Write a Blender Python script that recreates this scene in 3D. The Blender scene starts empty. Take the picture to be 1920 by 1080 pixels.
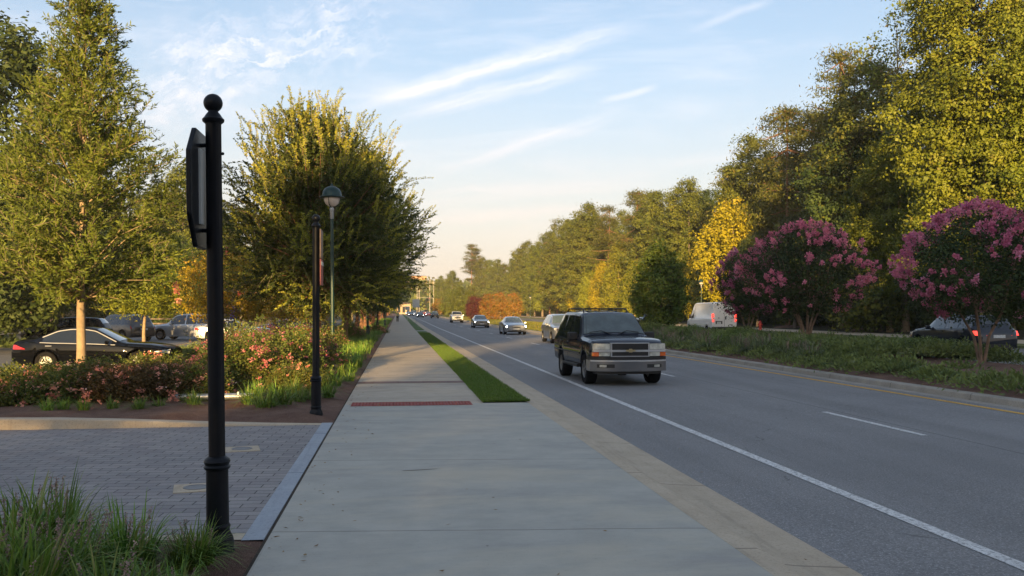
import bpy, bmesh, math, random
import numpy as np
from mathutils import Vector, Matrix

SC = bpy.context.scene
COL = SC.collection
R = math.radians
PI = math.pi

# ------------------------------------------------------------------ camera
CAM_Z, YAW, PITCH, FPX = 1.72, R(7.35), R(1.63), 1650.0
cam_d = bpy.data.cameras.new('camera'); cam = bpy.data.objects.new('camera', cam_d); COL.objects.link(cam)
cam_d.sensor_width = 36; cam_d.lens = FPX / 1920 * 36; cam_d.clip_end = 6000; cam_d.clip_start = 0.05
cam.location = (0, 0, CAM_Z); cam.rotation_euler = (R(90) + PITCH, 0, -YAW)
SC.camera = cam

# ------------------------------------------------------------------ sun, sky, exposure
SUN_EL, SUN_AZ = R(8.0), R(12.0)          # light travels away from the camera and to the right
SKY_STR, SUN_STR, EXPO = 0.098, 5.0, 1.52
SC.view_settings.view_transform = 'Standard'; SC.view_settings.look = 'None'
SC.view_settings.gamma = 1; SC.view_settings.exposure = EXPO; SC.view_settings.use_curve_mapping = False
sd = bpy.data.lights.new('sun', 'SUN'); sd.energy = SUN_STR; sd.angle = R(0.5); sd.color = (1.0, 0.66, 0.28)
so = bpy.data.objects.new('sun', sd); COL.objects.link(so)
ldir = Vector((math.sin(SUN_AZ) * math.cos(SUN_EL), math.cos(SUN_AZ) * math.cos(SUN_EL), -math.sin(SUN_EL)))
so.rotation_euler = ldir.to_track_quat('-Z', 'Y').to_euler(); so.location = (-20, -60, 40)

class NT:
    """small helper to write node trees as expressions"""
    def __init__(s, tree): s.t = tree; s.n = tree.nodes; s.l = tree.links
    def node(s, typ, **kw):
        n = s.n.new(typ)
        for k, v in kw.items(): setattr(n, k, v)
        return n
    def put(s, sock, v):
        if isinstance(v, bpy.types.NodeSocket): s.l.new(v, sock)
        else: sock.default_value = v
    def m(s, op, a, b=0.0, c=0.0, clamp=False):
        n = s.node('ShaderNodeMath', operation=op, use_clamp=clamp)
        s.put(n.inputs[0], a); s.put(n.inputs[1], b); s.put(n.inputs[2], c)
        return n.outputs[0]
    def mix(s, f, a, b, blend='MIX'):
        n = s.node('ShaderNodeMix', data_type='RGBA', blend_type=blend)
        s.put(n.inputs[0], f)
        for i, v in ((6, a), (7, b)):
            if isinstance(v, tuple) and len(v) == 3: v = (*v, 1)
            s.put(n.inputs[i], v)
        return n.outputs[2]
    def comb(s, x, y, z):
        n = s.node('ShaderNodeCombineXYZ'); s.put(n.inputs[0], x); s.put(n.inputs[1], y); s.put(n.inputs[2], z); return n.outputs[0]
    def sep(s, v):
        n = s.node('ShaderNodeSeparateXYZ'); s.put(n.inputs[0], v); return n.outputs
    def noise(s, v, scale, detail=3, rough=.55, dist=0.0):
        n = s.node('ShaderNodeTexNoise'); s.put(n.inputs['Vector'], v)
        n.inputs['Scale'].default_value = scale; n.inputs['Detail'].default_value = detail
        n.inputs['Roughness'].default_value = rough; n.inputs['Distortion'].default_value = dist
        return n.outputs[0]
    def step(s, v, lo, hi, a=0.0, b=1.0):
        n = s.node('ShaderNodeMapRange', interpolation_type='SMOOTHSTEP')
        s.put(n.inputs[0], v); n.inputs[1].default_value = lo; n.inputs[2].default_value = hi
        n.inputs[3].default_value = a; n.inputs[4].default_value = b
        return n.outputs[0]

world = bpy.data.worlds.new('World'); SC.world = world; world.use_nodes = True
w = NT(world.node_tree); w.n.clear()
sky = w.node('ShaderNodeTexSky', sky_type='NISHITA', sun_disc=False, sun_elevation=SUN_EL, sun_rotation=PI + SUN_AZ)
sky.altitude = 300; sky.air_density = 1.0; sky.dust_density = 1.6; sky.ozone_density = 1.6
tc = w.node('ShaderNodeTexCoord'); d = w.sep(tc.outputs['Generated'])
az = w.m('ARCTAN2', d[0], d[1]); el = w.m('ARCSINE', d[2])
def streak(a0, e0, a1, e1, wid, strength, sc=26, seed=0.0, lo=.35, hi=.75, iso=0):
    """a long thin cirrus streak between two sky directions"""
    L = math.hypot(a1 - a0, e1 - e0); cx, cy = (a1 - a0) / L, (e1 - e0) / L
    da = w.m('SUBTRACT', az, a0); de = w.m('SUBTRACT', el, e0)
    u = w.m('ADD', w.m('MULTIPLY', da, cx), w.m('MULTIPLY', de, cy))
    v = w.m('SUBTRACT', w.m('MULTIPLY', de, cx), w.m('MULTIPLY', da, cy))
    wob = w.m('MULTIPLY', w.m('SUBTRACT', w.noise(w.comb(w.m('MULTIPLY', u, 6.0), seed, 0.0), 1.0, 2), .5), wid * 1.6)
    v = w.m('ADD', v, wob)
    rag = w.m('MULTIPLY', w.m('SUBTRACT', w.noise(w.comb(w.m('MULTIPLY', u, 38.0), w.m('MULTIPLY', v, 60.0), seed + 5), 1.0, 5, .7), .5), wid * .8)
    v = w.m('ADD', v, rag)
    nz = w.noise(w.comb(w.m('MULTIPLY', u, sc * (.75 if iso else .2)), w.m('MULTIPLY', v, sc * (2.3 if iso else 2.8)), seed), 1.0, 6, .6, .35)
    across = w.step(w.m('ABSOLUTE', v), 0.0, wid, 1.0, 0.0)
    along = w.m('MULTIPLY', w.step(u, 0.0, L * .35), w.step(u, L * .7, L, 1.0, 0.0))
    return w.m('MULTIPLY', w.m('MULTIPLY', w.m('MULTIPLY', across, along), w.step(nz, lo, hi)), strength)
def dirof(px, py):
    return math.atan((px - 960) / FPX) + YAW, (587 - py) / FPX * .985
def S(x0, y0, x1, y1, wd, st, **k): return streak(*dirof(x0, y0), *dirof(x1, y1), wd, st, **k)
clouds = [S(600, 222, 1230, 45, .015, .85, seed=1.3, lo=.1, hi=.7), S(700, 232, 1150, 118, .014, .7, seed=4.1, lo=.15, hi=.7),
          S(760, 330, 1210, 208, .012, .55, seed=7.7, lo=.25, hi=.7), S(1110, 193, 1245, 165, .006, .42, seed=9.2, lo=.2, hi=.6),
          S(1280, 75, 1470, 28, .007, .28, seed=12.0, lo=.2, hi=.6), S(150, 190, 790, 40, .062, .85, sc=34, seed=17.0, lo=.36, hi=.8, iso=1),
          S(180, 260, 520, 150, .05, .6, sc=36, seed=21.0, lo=.36, hi=.8, iso=1), S(560, 30, 760, -30, .03, .6, seed=30.0, sc=34, lo=.36, hi=.8, iso=1),
          S(700, 372, 1300, 330, .016, .5, seed=23.0, lo=.3, hi=.7), S(700, 420, 1200, 385, .014, .4, seed=27.0, lo=.3, hi=.7),
          S(420, 300, 800, 275, .014, .5, seed=29.0, lo=.3, hi=.7), S(280, 42, 350, 38, .006, .7, seed=33.0, lo=.2, hi=.6)]
cl = clouds[0]
for c in clouds[1:]: cl = w.m('ADD', cl, c)
veil = w.noise(w.comb(w.m('MULTIPLY', az, 5.0), w.m('MULTIPLY', el, 26.0), 3.0), 1.0, 6, .6, .4)
veil = w.m('MULTIPLY', w.step(veil, .45, .8), .28)
cl = w.m('ADD', cl, w.m('MULTIPLY', veil, w.step(el, .5, .9, 1.0, .25)), clamp=True)
# near the horizon the air itself is a pale warm band, opposite the low sun
low = w.step(el, 0.0, .34, 1.0, 0.0)
base = w.mix(1.0, sky.outputs[0], (1.0, 1.0, 1.0), 'MULTIPLY')
base = w.mix(.34, base, (2.2, 2.45, 3.05))
base = w.mix(w.m('MULTIPLY', low, .75), base, (3.5, 2.9, 2.55))
cloudcol = w.mix(w.step(el, .05, .3), (4.4, 3.6, 3.25), (4.6, 4.35, 4.5))
skyc = w.mix(w.m('MULTIPLY', cl, .9), base, cloudcol)
bg = w.node('ShaderNodeBackground'); w.put(bg.inputs[0], skyc); bg.inputs[1].default_value = SKY_STR
wo = w.node('ShaderNodeOutputWorld'); w.l.new(bg.outputs[0], wo.inputs[0])
world.cycles.sampling_method = 'MANUAL'; world.cycles.sample_map_resolution = 512
SC.cycles.max_bounces = 6; SC.cycles.diffuse_bounces = 3; SC.cycles.glossy_bounces = 3; SC.cycles.transmission_bounces = 3
SC.cycles.volume_bounces = 0; SC.cycles.transparent_max_bounces = 8
SC.cycles.use_denoising = True

# ------------------------------------------------------------------ numbers of the place
def rise(y):
    if y < 0: return 0.0
    if y < 97: return .0015 * y
    return .145 + .0038 * (min(y, 420) - 97)
def off(x):
    """height of the ground across the road, above rise(y)"""
    return float(np.interp(x, [-300, -60, -30, -6.5, -6.3, 2.6, 2.75, 11.9, 12.0, 12.3, 14.5, 17.5, 19.5, 19.8, 30.0, 30.1, 36, 60, 300],
                           [1.0, -.02, -.25, -.25, 0, 0, -.15, -.15, -.02, .0, .34, .34, .0, -.06, -.06, .08, .25, .9, 12]))
def G(x, y): return rise(y) + off(x)
CY, SY = math.cos(YAW), math.sin(YAW)
def X(px, y):
    """world X of a thing seen in column px of the 1920 wide photograph when it stands y metres down the road"""
    u = (px - 960) / FPX
    return y * (u * CY + SY) / (CY - u * SY)
def Z(py, x, y): return CAM_Z + (587 - py) / FPX * (x * SY + y * CY)

# ------------------------------------------------------------------ materials
MATS = {}
def mat(name, col, rough=.75, metal=0.0, var=.12, scale=4.0, bump=0.0, coat=0.0, spec=.5, emit=None, estr=0.0, coords='Object', bscale=None):
    if name in MATS: return MATS[name]
    m = bpy.data.materials.new(name); m.use_nodes = True; t = NT(m.node_tree)
    b = t.n['Principled BSDF']; b.inputs['Roughness'].default_value = rough; b.inputs['Metallic'].default_value = metal
    b.inputs['Specular IOR Level'].default_value = spec; b.inputs['Coat Weight'].default_value = coat; b.inputs['Coat Roughness'].default_value = .04
    tc = t.node('ShaderNodeTexCoord')
    vec = t.node('ShaderNodeNewGeometry').outputs['Position'] if coords == 'World' else tc.outputs['Object']
    n = t.noise(vec, scale, 5, .6)
    dark = tuple(c * (1 - var) for c in col); lite = tuple(min(1, c * (1 + var)) for c in col)
    t.put(b.inputs['Base Color'], t.mix(t.step(n, .3, .7), dark, lite))
    if bump:
        bp = t.node('ShaderNodeBump'); bp.inputs['Strength'].default_value = bump; bp.inputs['Distance'].default_value = .02
        t.put(bp.inputs['Height'], t.noise(vec, bscale or scale * 6, 4, .6)); t.put(b.inputs['Normal'], bp.outputs[0])
    if emit:
        b.inputs['Emission Color'].default_value = (*emit, 1); b.inputs['Emission Strength'].default_value = estr
    MATS[name] = m
    return m
def leaf_mat(name, a, b_, c=None, trans=.22, rough=.55):
    """leaf: the colour varies from leaf to leaf (face attribute 'tone')"""
    if name in MATS: return MATS[name]
    m = bpy.data.materials.new(name); m.use_nodes = True; t = NT(m.node_tree); b = t.n['Principled BSDF']
    at = t.node('ShaderNodeAttribute', attribute_name='tone').outputs['Fac']
    a, b_ = [tuple(x * k * (1.3 if 'petals' not in name else 1) for x, k in zip(q, (1.08 if 'petals' not in name else 1.0, 1.0, .75))) for q in (a, b_)]
    col = t.mix(t.step(at, 0.0, .75), a, b_)
    if c: col = t.mix(t.step(at, .78, .95), col, c)
    oi = t.node('ShaderNodeObjectInfo').outputs['Random']
    hs = t.node('ShaderNodeHueSaturation'); t.put(hs.inputs['Color'], col)
    t.put(hs.inputs['Value'], t.m('ADD', t.m('MULTIPLY', oi, .3), .85)); t.put(hs.inputs['Hue'], t.m('ADD', t.m('MULTIPLY', oi, .02), .49))
    t.put(b.inputs['Base Color'], hs.outputs[0]); b.inputs['Roughness'].default_value = rough; b.inputs['Specular IOR Level'].default_value = .25
    tr = t.node('ShaderNodeBsdfTranslucent'); t.put(tr.inputs[0], hs.outputs[0])
    mx = t.node('ShaderNodeMixShader'); mx.inputs[0].default_value = trans
    t.l.new(b.outputs[0], mx.inputs[1]); t.l.new(tr.outputs[0], mx.inputs[2]); t.l.new(mx.outputs[0], t.n['Material Output'].inputs[0])
    MATS[name] = m
    return m

def ground_mat(name, kind, c1, c2, rough=.85):
    m = bpy.data.materials.new(name); m.use_nodes = True; t = NT(m.node_tree); b = t.n['Principled BSDF']
    pos = t.node('ShaderNodeNewGeometry').outputs['Position']; p = t.sep(pos)
    b.inputs['Roughness'].default_value = rough; b.inputs['Specular IOR Level'].default_value = .3
    big = t.noise(pos, .35, 5, .6); mid = t.noise(pos, 2.2, 5, .65); fine = t.noise(pos, 38, 3, .7)
    hgt = fine; bs = .25; bd = .01
    if kind == 'asphalt':
        str_ = t.noise(t.comb(t.m('MULTIPLY', p[0], 1.4), t.m('MULTIPLY', p[1], .05), 0.0), 1.0, 4, .6)
        col = t.mix(t.step(big, .3, .7), c1, c2)
        col = t.mix(t.m('MULTIPLY', t.step(str_, .42, .7), .4), col, tuple(x * .72 for x in c1))
        ag = t.noise(pos, 52, 3, .85)
        col = t.mix(t.m('MULTIPLY', t.step(ag, .54, .66), .8), col, tuple(min(1, x * 2.1) for x in c2))
        col = t.mix(t.m('MULTIPLY', t.step(ag, .46, .3), .5), col, tuple(x * .5 for x in c1))
        # tar seams between the lanes and a few wandering cracks
        seam = t.m('ABSOLUTE', t.m('SUBTRACT', p[0], t.m('ADD', 8.15, t.m('MULTIPLY', t.noise(t.comb(0.0, p[1], 0.0), .8, 3), .05))))
        col = t.mix(t.m('MULTIPLY', t.step(seam, .012, .03, 1.0, 0.0), .55), col, tuple(x * .35 for x in c1))
        ag2 = t.noise(pos, 26, 3, .8); col = t.mix(t.m('MULTIPLY', t.step(ag2, .52, .72), .35), col, tuple(min(1, x * 1.7) for x in c2)); col = t.mix(t.m('MULTIPLY', t.step(ag2, .46, .3), .45), col, tuple(x * .6 for x in c1))
        for cx_ in (5.35, 7.05, 8.75, 10.45): col = t.mix(t.m('MULTIPLY', t.step(t.m('ABSOLUTE', t.m('SUBTRACT', p[0], cx_)), .1, .5, 1.0, 0.0), .13), col, tuple(x * .6 for x in c1))
        cr = t.node('ShaderNodeTexVoronoi', feature='DISTANCE_TO_EDGE'); t.put(cr.inputs['Vector'], t.comb(t.m('ADD', p[0], t.m('MULTIPLY', t.noise(pos, 1.6, 4), .9)), t.m('ADD', t.m('MULTIPLY', p[1], .5), t.m('MULTIPLY', t.noise(pos, 1.1, 4), .8)), 0.0)); cr.inputs['Scale'].default_value = .22
        ck = t.m('MULTIPLY', t.step(cr.outputs[0], .0012, .003, 1.0, 0.0), t.step(mid, .5, .62)); col = t.mix(t.m('MULTIPLY', ck, .7), col, tuple(x * .35 for x in c1))
        hgt = ag; bs = .6
    elif kind == 'concrete':
        col = t.mix(t.step(mid, .25, .75), c1, c2)
        stain = t.noise(t.comb(t.m('MULTIPLY', p[0], .35), t.m('MULTIPLY', p[1], 1.1), 5.0), 1.0, 6, .65, .7)
        col = t.mix(t.m('MULTIPLY', t.step(stain, .45, .7), .7), col, tuple(x * y for x, y in zip(c1, (.8, .8, .86))))
        stain2 = t.noise(t.comb(t.m('MULTIPLY', p[0], .25), t.m('MULTIPLY', p[1], .8), 11.0), 1.0, 6, .65, .7)
        col = t.mix(t.m('MULTIPLY', t.step(stain2, .48, .68), .6), col, tuple(min(1, x * y) for x, y in zip(c2, (1.12, 1.05, .93))))
        sw = t.noise(t.comb(t.m('MULTIPLY', p[0], 3), t.m('MULTIPLY', p[1], 60), 2.0), 1.0, 3, .7)
        col = t.mix(t.m('MULTIPLY', t.step(sw, .35, .65), .14), col, tuple(x * .7 for x in c1))
        col = t.mix(t.m('MULTIPLY', t.step(fine, .58, .75), .35), col, tuple(x * .6 for x in c1))
        spot = t.node('ShaderNodeTexVoronoi'); t.put(spot.inputs['Vector'], pos); spot.inputs['Scale'].default_value = 1.7
        col = t.mix(t.m('MULTIPLY', t.step(spot.outputs[0], .012, .02, 1.0, 0.0), .8), col, (.05, .045, .04))
        # joints: two across the near apron, then one every 1.55 m up the walk
        skew = t.m('ADD', p[1], t.m('MULTIPLY', p[0], .09))
        wv = t.m('MULTIPLY', t.m('SUBTRACT', t.noise(t.comb(p[0], 0.0, 0.0), 1.5, 3), .5), .06)
        def line(v, at): return t.step(t.m('ABSOLUTE', t.m('SUBTRACT', v, at)), .006, .018, 1.0, 0.0)
        j = t.m('MAXIMUM', line(t.m('ADD', skew, wv), 7.02), line(t.m('ADD', skew, wv), 10.35))
        j = t.m('MAXIMUM', j, line(t.m('ADD', p[1], wv), 4.2))
        md = t.m('ABSOLUTE', t.m('SUBTRACT', t.m('MODULO', p[1], 1.55), .77))
        far = t.m('MULTIPLY', t.step(md, .012, .03, 1.0, 0.0), t.step(p[1], 22.3, 22.5))
        j = t.m('MAXIMUM', t.m('MULTIPLY', j, .55), t.m('MULTIPLY', far, .3))
        col = t.mix(j, col, tuple(x * .35 for x in c1)); bs = .12
        hgt = t.m('SUBTRACT', fine, t.m('MULTIPLY', j, 2.0))
    elif kind == 'kerb':
        col = t.mix(t.step(mid, .25, .75), c1, c2)
        col = t.mix(t.m('MULTIPLY', t.step(fine, .5, .7), .5), col, tuple(x * .6 for x in c1))
        long_ = t.m('ADD', p[1], t.m('MULTIPLY', p[0], .12))
        md = t.m('ABSOLUTE', t.m('SUBTRACT', t.m('MODULO', t.m('ADD', long_, 300.0), 3.05), 1.5))
        j = t.step(md, .008, .02, 1.0, 0.0)
        wet = t.noise(t.comb(t.m('MULTIPLY', p[0], 6), t.m('MULTIPLY', p[1], .4), 0.0), 1.0, 5, .7)
        col = t.mix(t.m('MULTIPLY', t.step(wet, .5, .72), .4), col, tuple(x * .6 for x in c1))
        col = t.mix(t.m('MULTIPLY', j, .6), col, tuple(x * .3 for x in c1)); bs = .3
    elif kind == 'pavers':
        br = t.node('ShaderNodeTexBrick'); mp = t.node('ShaderNodeMapping'); t.put(mp.inputs[0], pos); mp.inputs['Rotation'].default_value = (0, 0, R(3))
        t.put(br.inputs['Vector'], mp.outputs[0]); br.offset = .5
        br.inputs['Scale'].default_value = 1.0; br.inputs['Brick Width'].default_value = .30; br.inputs['Row Height'].default_value = .15
        br.inputs['Mortar Size'].default_value = .006; br.inputs['Mortar Smooth'].default_value = .4; br.inputs['Bias'].default_value = -.1
        br.inputs['Color1'].default_value = (*c1, 1); br.inputs['Color2'].default_value = (*c2, 1)
        br.inputs['Mortar'].default_value = (.035, .033, .03, 1)
        col = t.mix(t.m('MULTIPLY', t.step(mid, .4, .75), .35), br.outputs[0], (.20, .17, .18))
        col = t.mix(t.m('MULTIPLY', t.step(big, .45, .7), .3), col, (.10, .11, .125))
        col = t.mix(t.m('MULTIPLY', t.step(fine, .5, .75), .3), col, (.07, .07, .08))
        hgt = t.m('SUBTRACT', t.m('MULTIPLY', fine, .4), t.m('MULTIPLY', br.outputs['Fac'], 1.5)); bs = .6
    elif kind == 'mulch':
        ch = t.noise(t.comb(t.m('MULTIPLY', p[0], 55), t.m('MULTIPLY', p[1], 22), 0.0), 1.0, 4, .8, 1.2)
        col = t.mix(t.step(mid, .3, .7), c1, c2)
        col = t.mix(t.m('MULTIPLY', t.step(ch, .55, .75), .6), col, tuple(min(1, x * 2.2) for x in c2))
        col = t.mix(t.m('MULTIPLY', t.step(ch, .45, .3), .8), col, tuple(x * .3 for x in c1))
        hgt = ch; bs = 1.0; bd = .04
    elif kind == 'grass':
        tuft = t.noise(pos, 9, 4, .7)
        col = t.mix(t.step(tuft, .3, .7), c1, c2)
        col = t.mix(t.m('MULTIPLY', t.step(big, .5, .75), .4), col, (.14, .13, .04))
        col = t.mix(t.m('MULTIPLY', t.step(fine, .45, .3), .6), col, tuple(x * .4 for x in c1))
        hgt = fine; bs = .8; bd = .03
    elif kind == 'brick':
        br = t.node('ShaderNodeTexBrick'); t.put(br.inputs['Vector'], pos); br.offset = 0
        br.inputs['Scale'].default_value = 1.0; br.inputs['Brick Width'].default_value = .6; br.inputs['Row Height'].default_value = .15
        br.inputs['Mortar Size'].default_value = .008
        br.inputs['Color1'].default_value = (*c1, 1); br.inputs['Color2'].default_value = (*c2, 1); br.inputs['Mortar'].default_value = (.12, .08, .07, 1)
        col = t.mix(t.m('MULTIPLY', t.step(mid, .4, .7), .4), br.outputs[0], (.22, .16, .14))
    elif kind == 'paint':
        col = t.mix(t.step(mid, .3, .7), c1, c2)
        wear = t.noise(pos, 22, 5, .85)
        col = t.mix(t.m('MULTIPLY', t.step(wear, .47, .6), .7), col, (.10, .10, .105))
    t.put(b.inputs['Base Color'], col)
    bp = t.node('ShaderNodeBump'); bp.inputs['Strength'].default_value = bs; bp.inputs['Distance'].default_value = bd
    t.put(bp.inputs['Height'], hgt); t.put(b.inputs['Normal'], bp.outputs[0])
    return m

# ------------------------------------------------------------------ building helpers
def tag(o, label=None, cat=None, group=None, kind=None):
    if label: o['label'] = label
    if cat: o['category'] = cat
    if group: o['group'] = group
    if kind: o['kind'] = kind
    return o
def empty(name, loc=(0, 0, 0), rz=0.0, label=None, cat=None, group=None):
    o = bpy.data.objects.new(name, None); COL.objects.link(o); o.location = loc; o.rotation_euler = (0, 0, rz); o.empty_display_size = .2
    return tag(o, label, cat, group)
def link(name, me, m=None, parent=None, loc=None):
    o = bpy.data.objects.new(name, me); COL.objects.link(o)
    if m is not None and not me.materials: me.materials.append(m)
    if parent is not None: o.parent = parent
    if loc is not None: o.location = loc
    return o
NTH = 'first second third fourth fifth sixth seventh eighth ninth tenth eleventh twelfth thirteenth fourteenth fifteenth sixteenth seventeenth eighteenth nineteenth twentieth'.split()
NTH += ['twenty-' + q for q in NTH[:9]] + ['thirtieth'] + ['thirty-' + q for q in NTH[:9]]
def copy_tree(o, loc=None, rz=None, sc=None, label=None, group=None, parent=None):
    c = o.copy(); COL.objects.link(c)
    if parent is not None: c.parent = parent
    for ch in [x for x in o.children]: copy_tree(ch, parent=c)
    if loc is not None: c.location = loc
    if rz is not None: c.rotation_euler = (0, 0, rz)
    if sc is not None: c.scale = (sc, sc, sc) if not isinstance(sc, tuple) else sc
    if label: c['label'] = label
    if group: c['group'] = group
    return c

class MB:
    def __init__(s): s.v = []; s.f = []
    def add(s, vs, fs):
        k = len(s.v); s.v += [tuple(x) for x in vs]; s.f += [tuple(i + k for i in f) for f in fs]; return s
    def box(s, c, d, rz=0.0, taper=1.0):
        x, y, z = d[0] / 2, d[1] / 2, d[2] / 2; vs = []
        for sz in (-1, 1):
            t = taper if sz > 0 else 1.0
            for sx, sy in ((-1, -1), (1, -1), (1, 1), (-1, 1)):
                a, b = sx * x * t, sy * y * t
                vs.append((c[0] + a * math.cos(rz) - b * math.sin(rz), c[1] + a * math.sin(rz) + b * math.cos(rz), c[2] + sz * z))
        return s.add(vs, [(0, 3, 2, 1), (4, 5, 6, 7), (0, 1, 5, 4), (1, 2, 6, 5), (2, 3, 7, 6), (3, 0, 4, 7)])
    def lathe(s, prof, n=24, c=(0, 0, 0), axis='z', flute=None, caps=True):
        k = len(s.v)
        for r, z in prof:
            for i in range(n):
                a = 2 * PI * i / n; q = r
                if flute and flute[0] < z < flute[1]: q = r * (1 - flute[2] * (i % 2))
                x, y = q * math.cos(a), q * math.sin(a)
                p = (x, y, z) if axis == 'z' else (x, z, y) if axis == 'y' else (z, x, y)
                s.v.append((p[0] + c[0], p[1] + c[1], p[2] + c[2]))
        for j in range(len(prof) - 1):
            for i in range(n):
                a, b = k + j * n + i, k + j * n + (i + 1) % n
                s.f.append((a, b, b + n, a + n))
        if caps: s.f.append(tuple(k + i for i in reversed(range(n)))); s.f.append(tuple(k + (len(prof) - 1) * n + i for i in range(n)))
        return s
    def tube(s, pts, rad, n=8):
        pts = [Vector(p) for p in pts]; rad = rad if isinstance(rad, (list, tuple)) else [rad] * len(pts); k = len(s.v)
        up = Vector((0.13, .21, 1)).normalized()
        for i, p in enumerate(pts):
            t = (pts[min(i + 1, len(pts) - 1)] - pts[max(i - 1, 0)]).normalized()
            a = t.cross(up)
            if a.length < .05: a = t.cross(Vector((1, 0, 0)))
            a.normalize(); b = t.cross(a)
            for j in range(n):
                q = 2 * PI * j / n; w_ = p + (a * math.cos(q) + b * math.sin(q)) * rad[i]; s.v.append(tuple(w_))
        for i in range(len(pts) - 1):
            for j in range(n):
                a, b = k + i * n + j, k + i * n + (j + 1) % n
                s.f.append((a, b, b + n, a + n))
        s.f.append(tuple(k + j for j in reversed(range(n)))); s.f.append(tuple(k + (len(pts) - 1) * n + j for j in range(n)))
        return s
    def prism(s, poly, plane='yz', at=0.0, th=.04):
        """extrude a 2D outline; plane names the outline's axes, at is the centre on the third axis"""
        n = len(poly); vs = []
        for q in (-th / 2, th / 2):
            for a, b in poly:
                vs.append({'yz': (at + q, a, b), 'xz': (a, at + q, b), 'xy': (a, b, at + q)}[plane])
        return s.add(vs, [tuple(range(n))[::-1], tuple(range(n, 2 * n))] + [(i, (i + 1) % n, n + (i + 1) % n, n + i) for i in range(n)])
    def sphere(s, c, r, n=12, m=8, sq=(1, 1, 1)):
        prof = [(math.sin(PI * j / m), -math.cos(PI * j / m)) for j in range(m + 1)]; k = len(s.v)
        for a, z in prof:
            for i in range(n):
                q = 2 * PI * i / n; s.v.append((c[0] + r * sq[0] * a * math.cos(q), c[1] + r * sq[1] * a * math.sin(q), c[2] + r * sq[2] * z))
        for j in range(m):
            for i in range(n):
                a, b = k + j * n + i, k + j * n + (i + 1) % n; s.f.append((a, b, b + n, a + n))
        return s
    def mesh(s, name, smooth=True, ang=40):
        me = bpy.data.meshes.new(name); me.from_pydata(s.v, [], s.f); me.update()
        bm = bmesh.new(); bm.from_mesh(me); bmesh.ops.remove_doubles(bm, verts=bm.verts, dist=1e-5)
        bmesh.ops.recalc_face_normals(bm, faces=bm.faces); bm.to_mesh(me); bm.free()
        if smooth:
            me.polygons.foreach_set('use_smooth', [True] * len(me.polygons)); me.set_sharp_from_angle(angle=R(ang))
        return me
    def build(s, name, m, parent=None, smooth=True, ang=40, bevel=0.0):
        o = link(name, s.mesh(name, smooth, ang), m, parent)
        if bevel:
            md = o.modifiers.new('bevel', 'BEVEL'); md.width = bevel; md.segments = 2; md.limit_method = 'ANGLE'
        return o

def sheet(name, prof, y0, y1, m, step=4.0, kind='structure', yz=None, taper=None):
    """a long strip of ground: prof is [(x, height above rise)], from y0 to y1"""
    ys = list(np.arange(y0, y1, step)) + [y1]; mb = MB(); n = len(prof)
    vs = [(x, y, rise(y) + dz) for y in ys for x, dz in prof]
    fs = [(j * n + i, j * n + i + 1, (j + 1) * n + i + 1, (j + 1) * n + i) for j in range(len(ys) - 1) for i in range(n - 1)]
    me = bpy.data.meshes.new(name); me.from_pydata(vs, [], fs); me.update()
    o = link(name, me, m)
    if kind: o['kind'] = kind
    return o

def quads_mesh(name, V, tone=None):
    """V: (N,4,3) array of quads; tone: (N,) per face"""
    N = len(V); me = bpy.data.meshes.new(name)
    me.vertices.add(N * 4); me.vertices.foreach_set('co', V.reshape(-1).astype(np.float32))
    me.loops.add(N * 4); me.loops.foreach_set('vertex_index', np.arange(N * 4, dtype=np.int32))
    me.polygons.add(N); me.polygons.foreach_set('loop_start', np.arange(0, N * 4, 4, dtype=np.int32))
    me.update(calc_edges=True)
    if tone is not None:
        a = me.attributes.new('tone', 'FLOAT', 'FACE'); a.data.foreach_set('value', np.clip(tone, 0, 1).astype(np.float32))
    return me
def unit(a): return a / np.maximum(np.linalg.norm(a, axis=-1, keepdims=True), 1e-9)
def leaves(rng, C, axis, L, W, jit=.6):
    """rhombic leaves at C pointing roughly along axis"""
    n = len(C); a = unit(axis + rng.normal(0, jit, (n, 3))); s = unit(np.cross(a, rng.normal(0, 1, (n, 3))))
    L = (L * rng.uniform(.6, 1.3, n))[:, None]; W = (W * rng.uniform(.7, 1.3, n))[:, None]
    nrm = np.cross(a, s)
    return np.stack([C, C + a * L * .45 + s * W / 2, C + a * L + nrm * L * .08, C + a * L * .45 - s * W / 2], 1)
def leaves_n(rng, C, N, L, W, jit=.5):
    """rhombic leaves at C whose faces look roughly along N"""
    n = len(C); nn = unit(N + rng.normal(0, jit, (n, 3))); a = unit(np.cross(nn, rng.normal(0, 1, (n, 3)))); s = np.cross(a, nn)
    L = (L * np.exp(rng.normal(0, .35, n)))[:, None]; W = (W * np.exp(rng.normal(0, .3, n)))[:, None]
    return np.stack([C - a * L * .5, C + s * W / 2 + a * L * .05, C + a * L * .5 - nn * L * .1, C - s * W / 2], 1)
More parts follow.
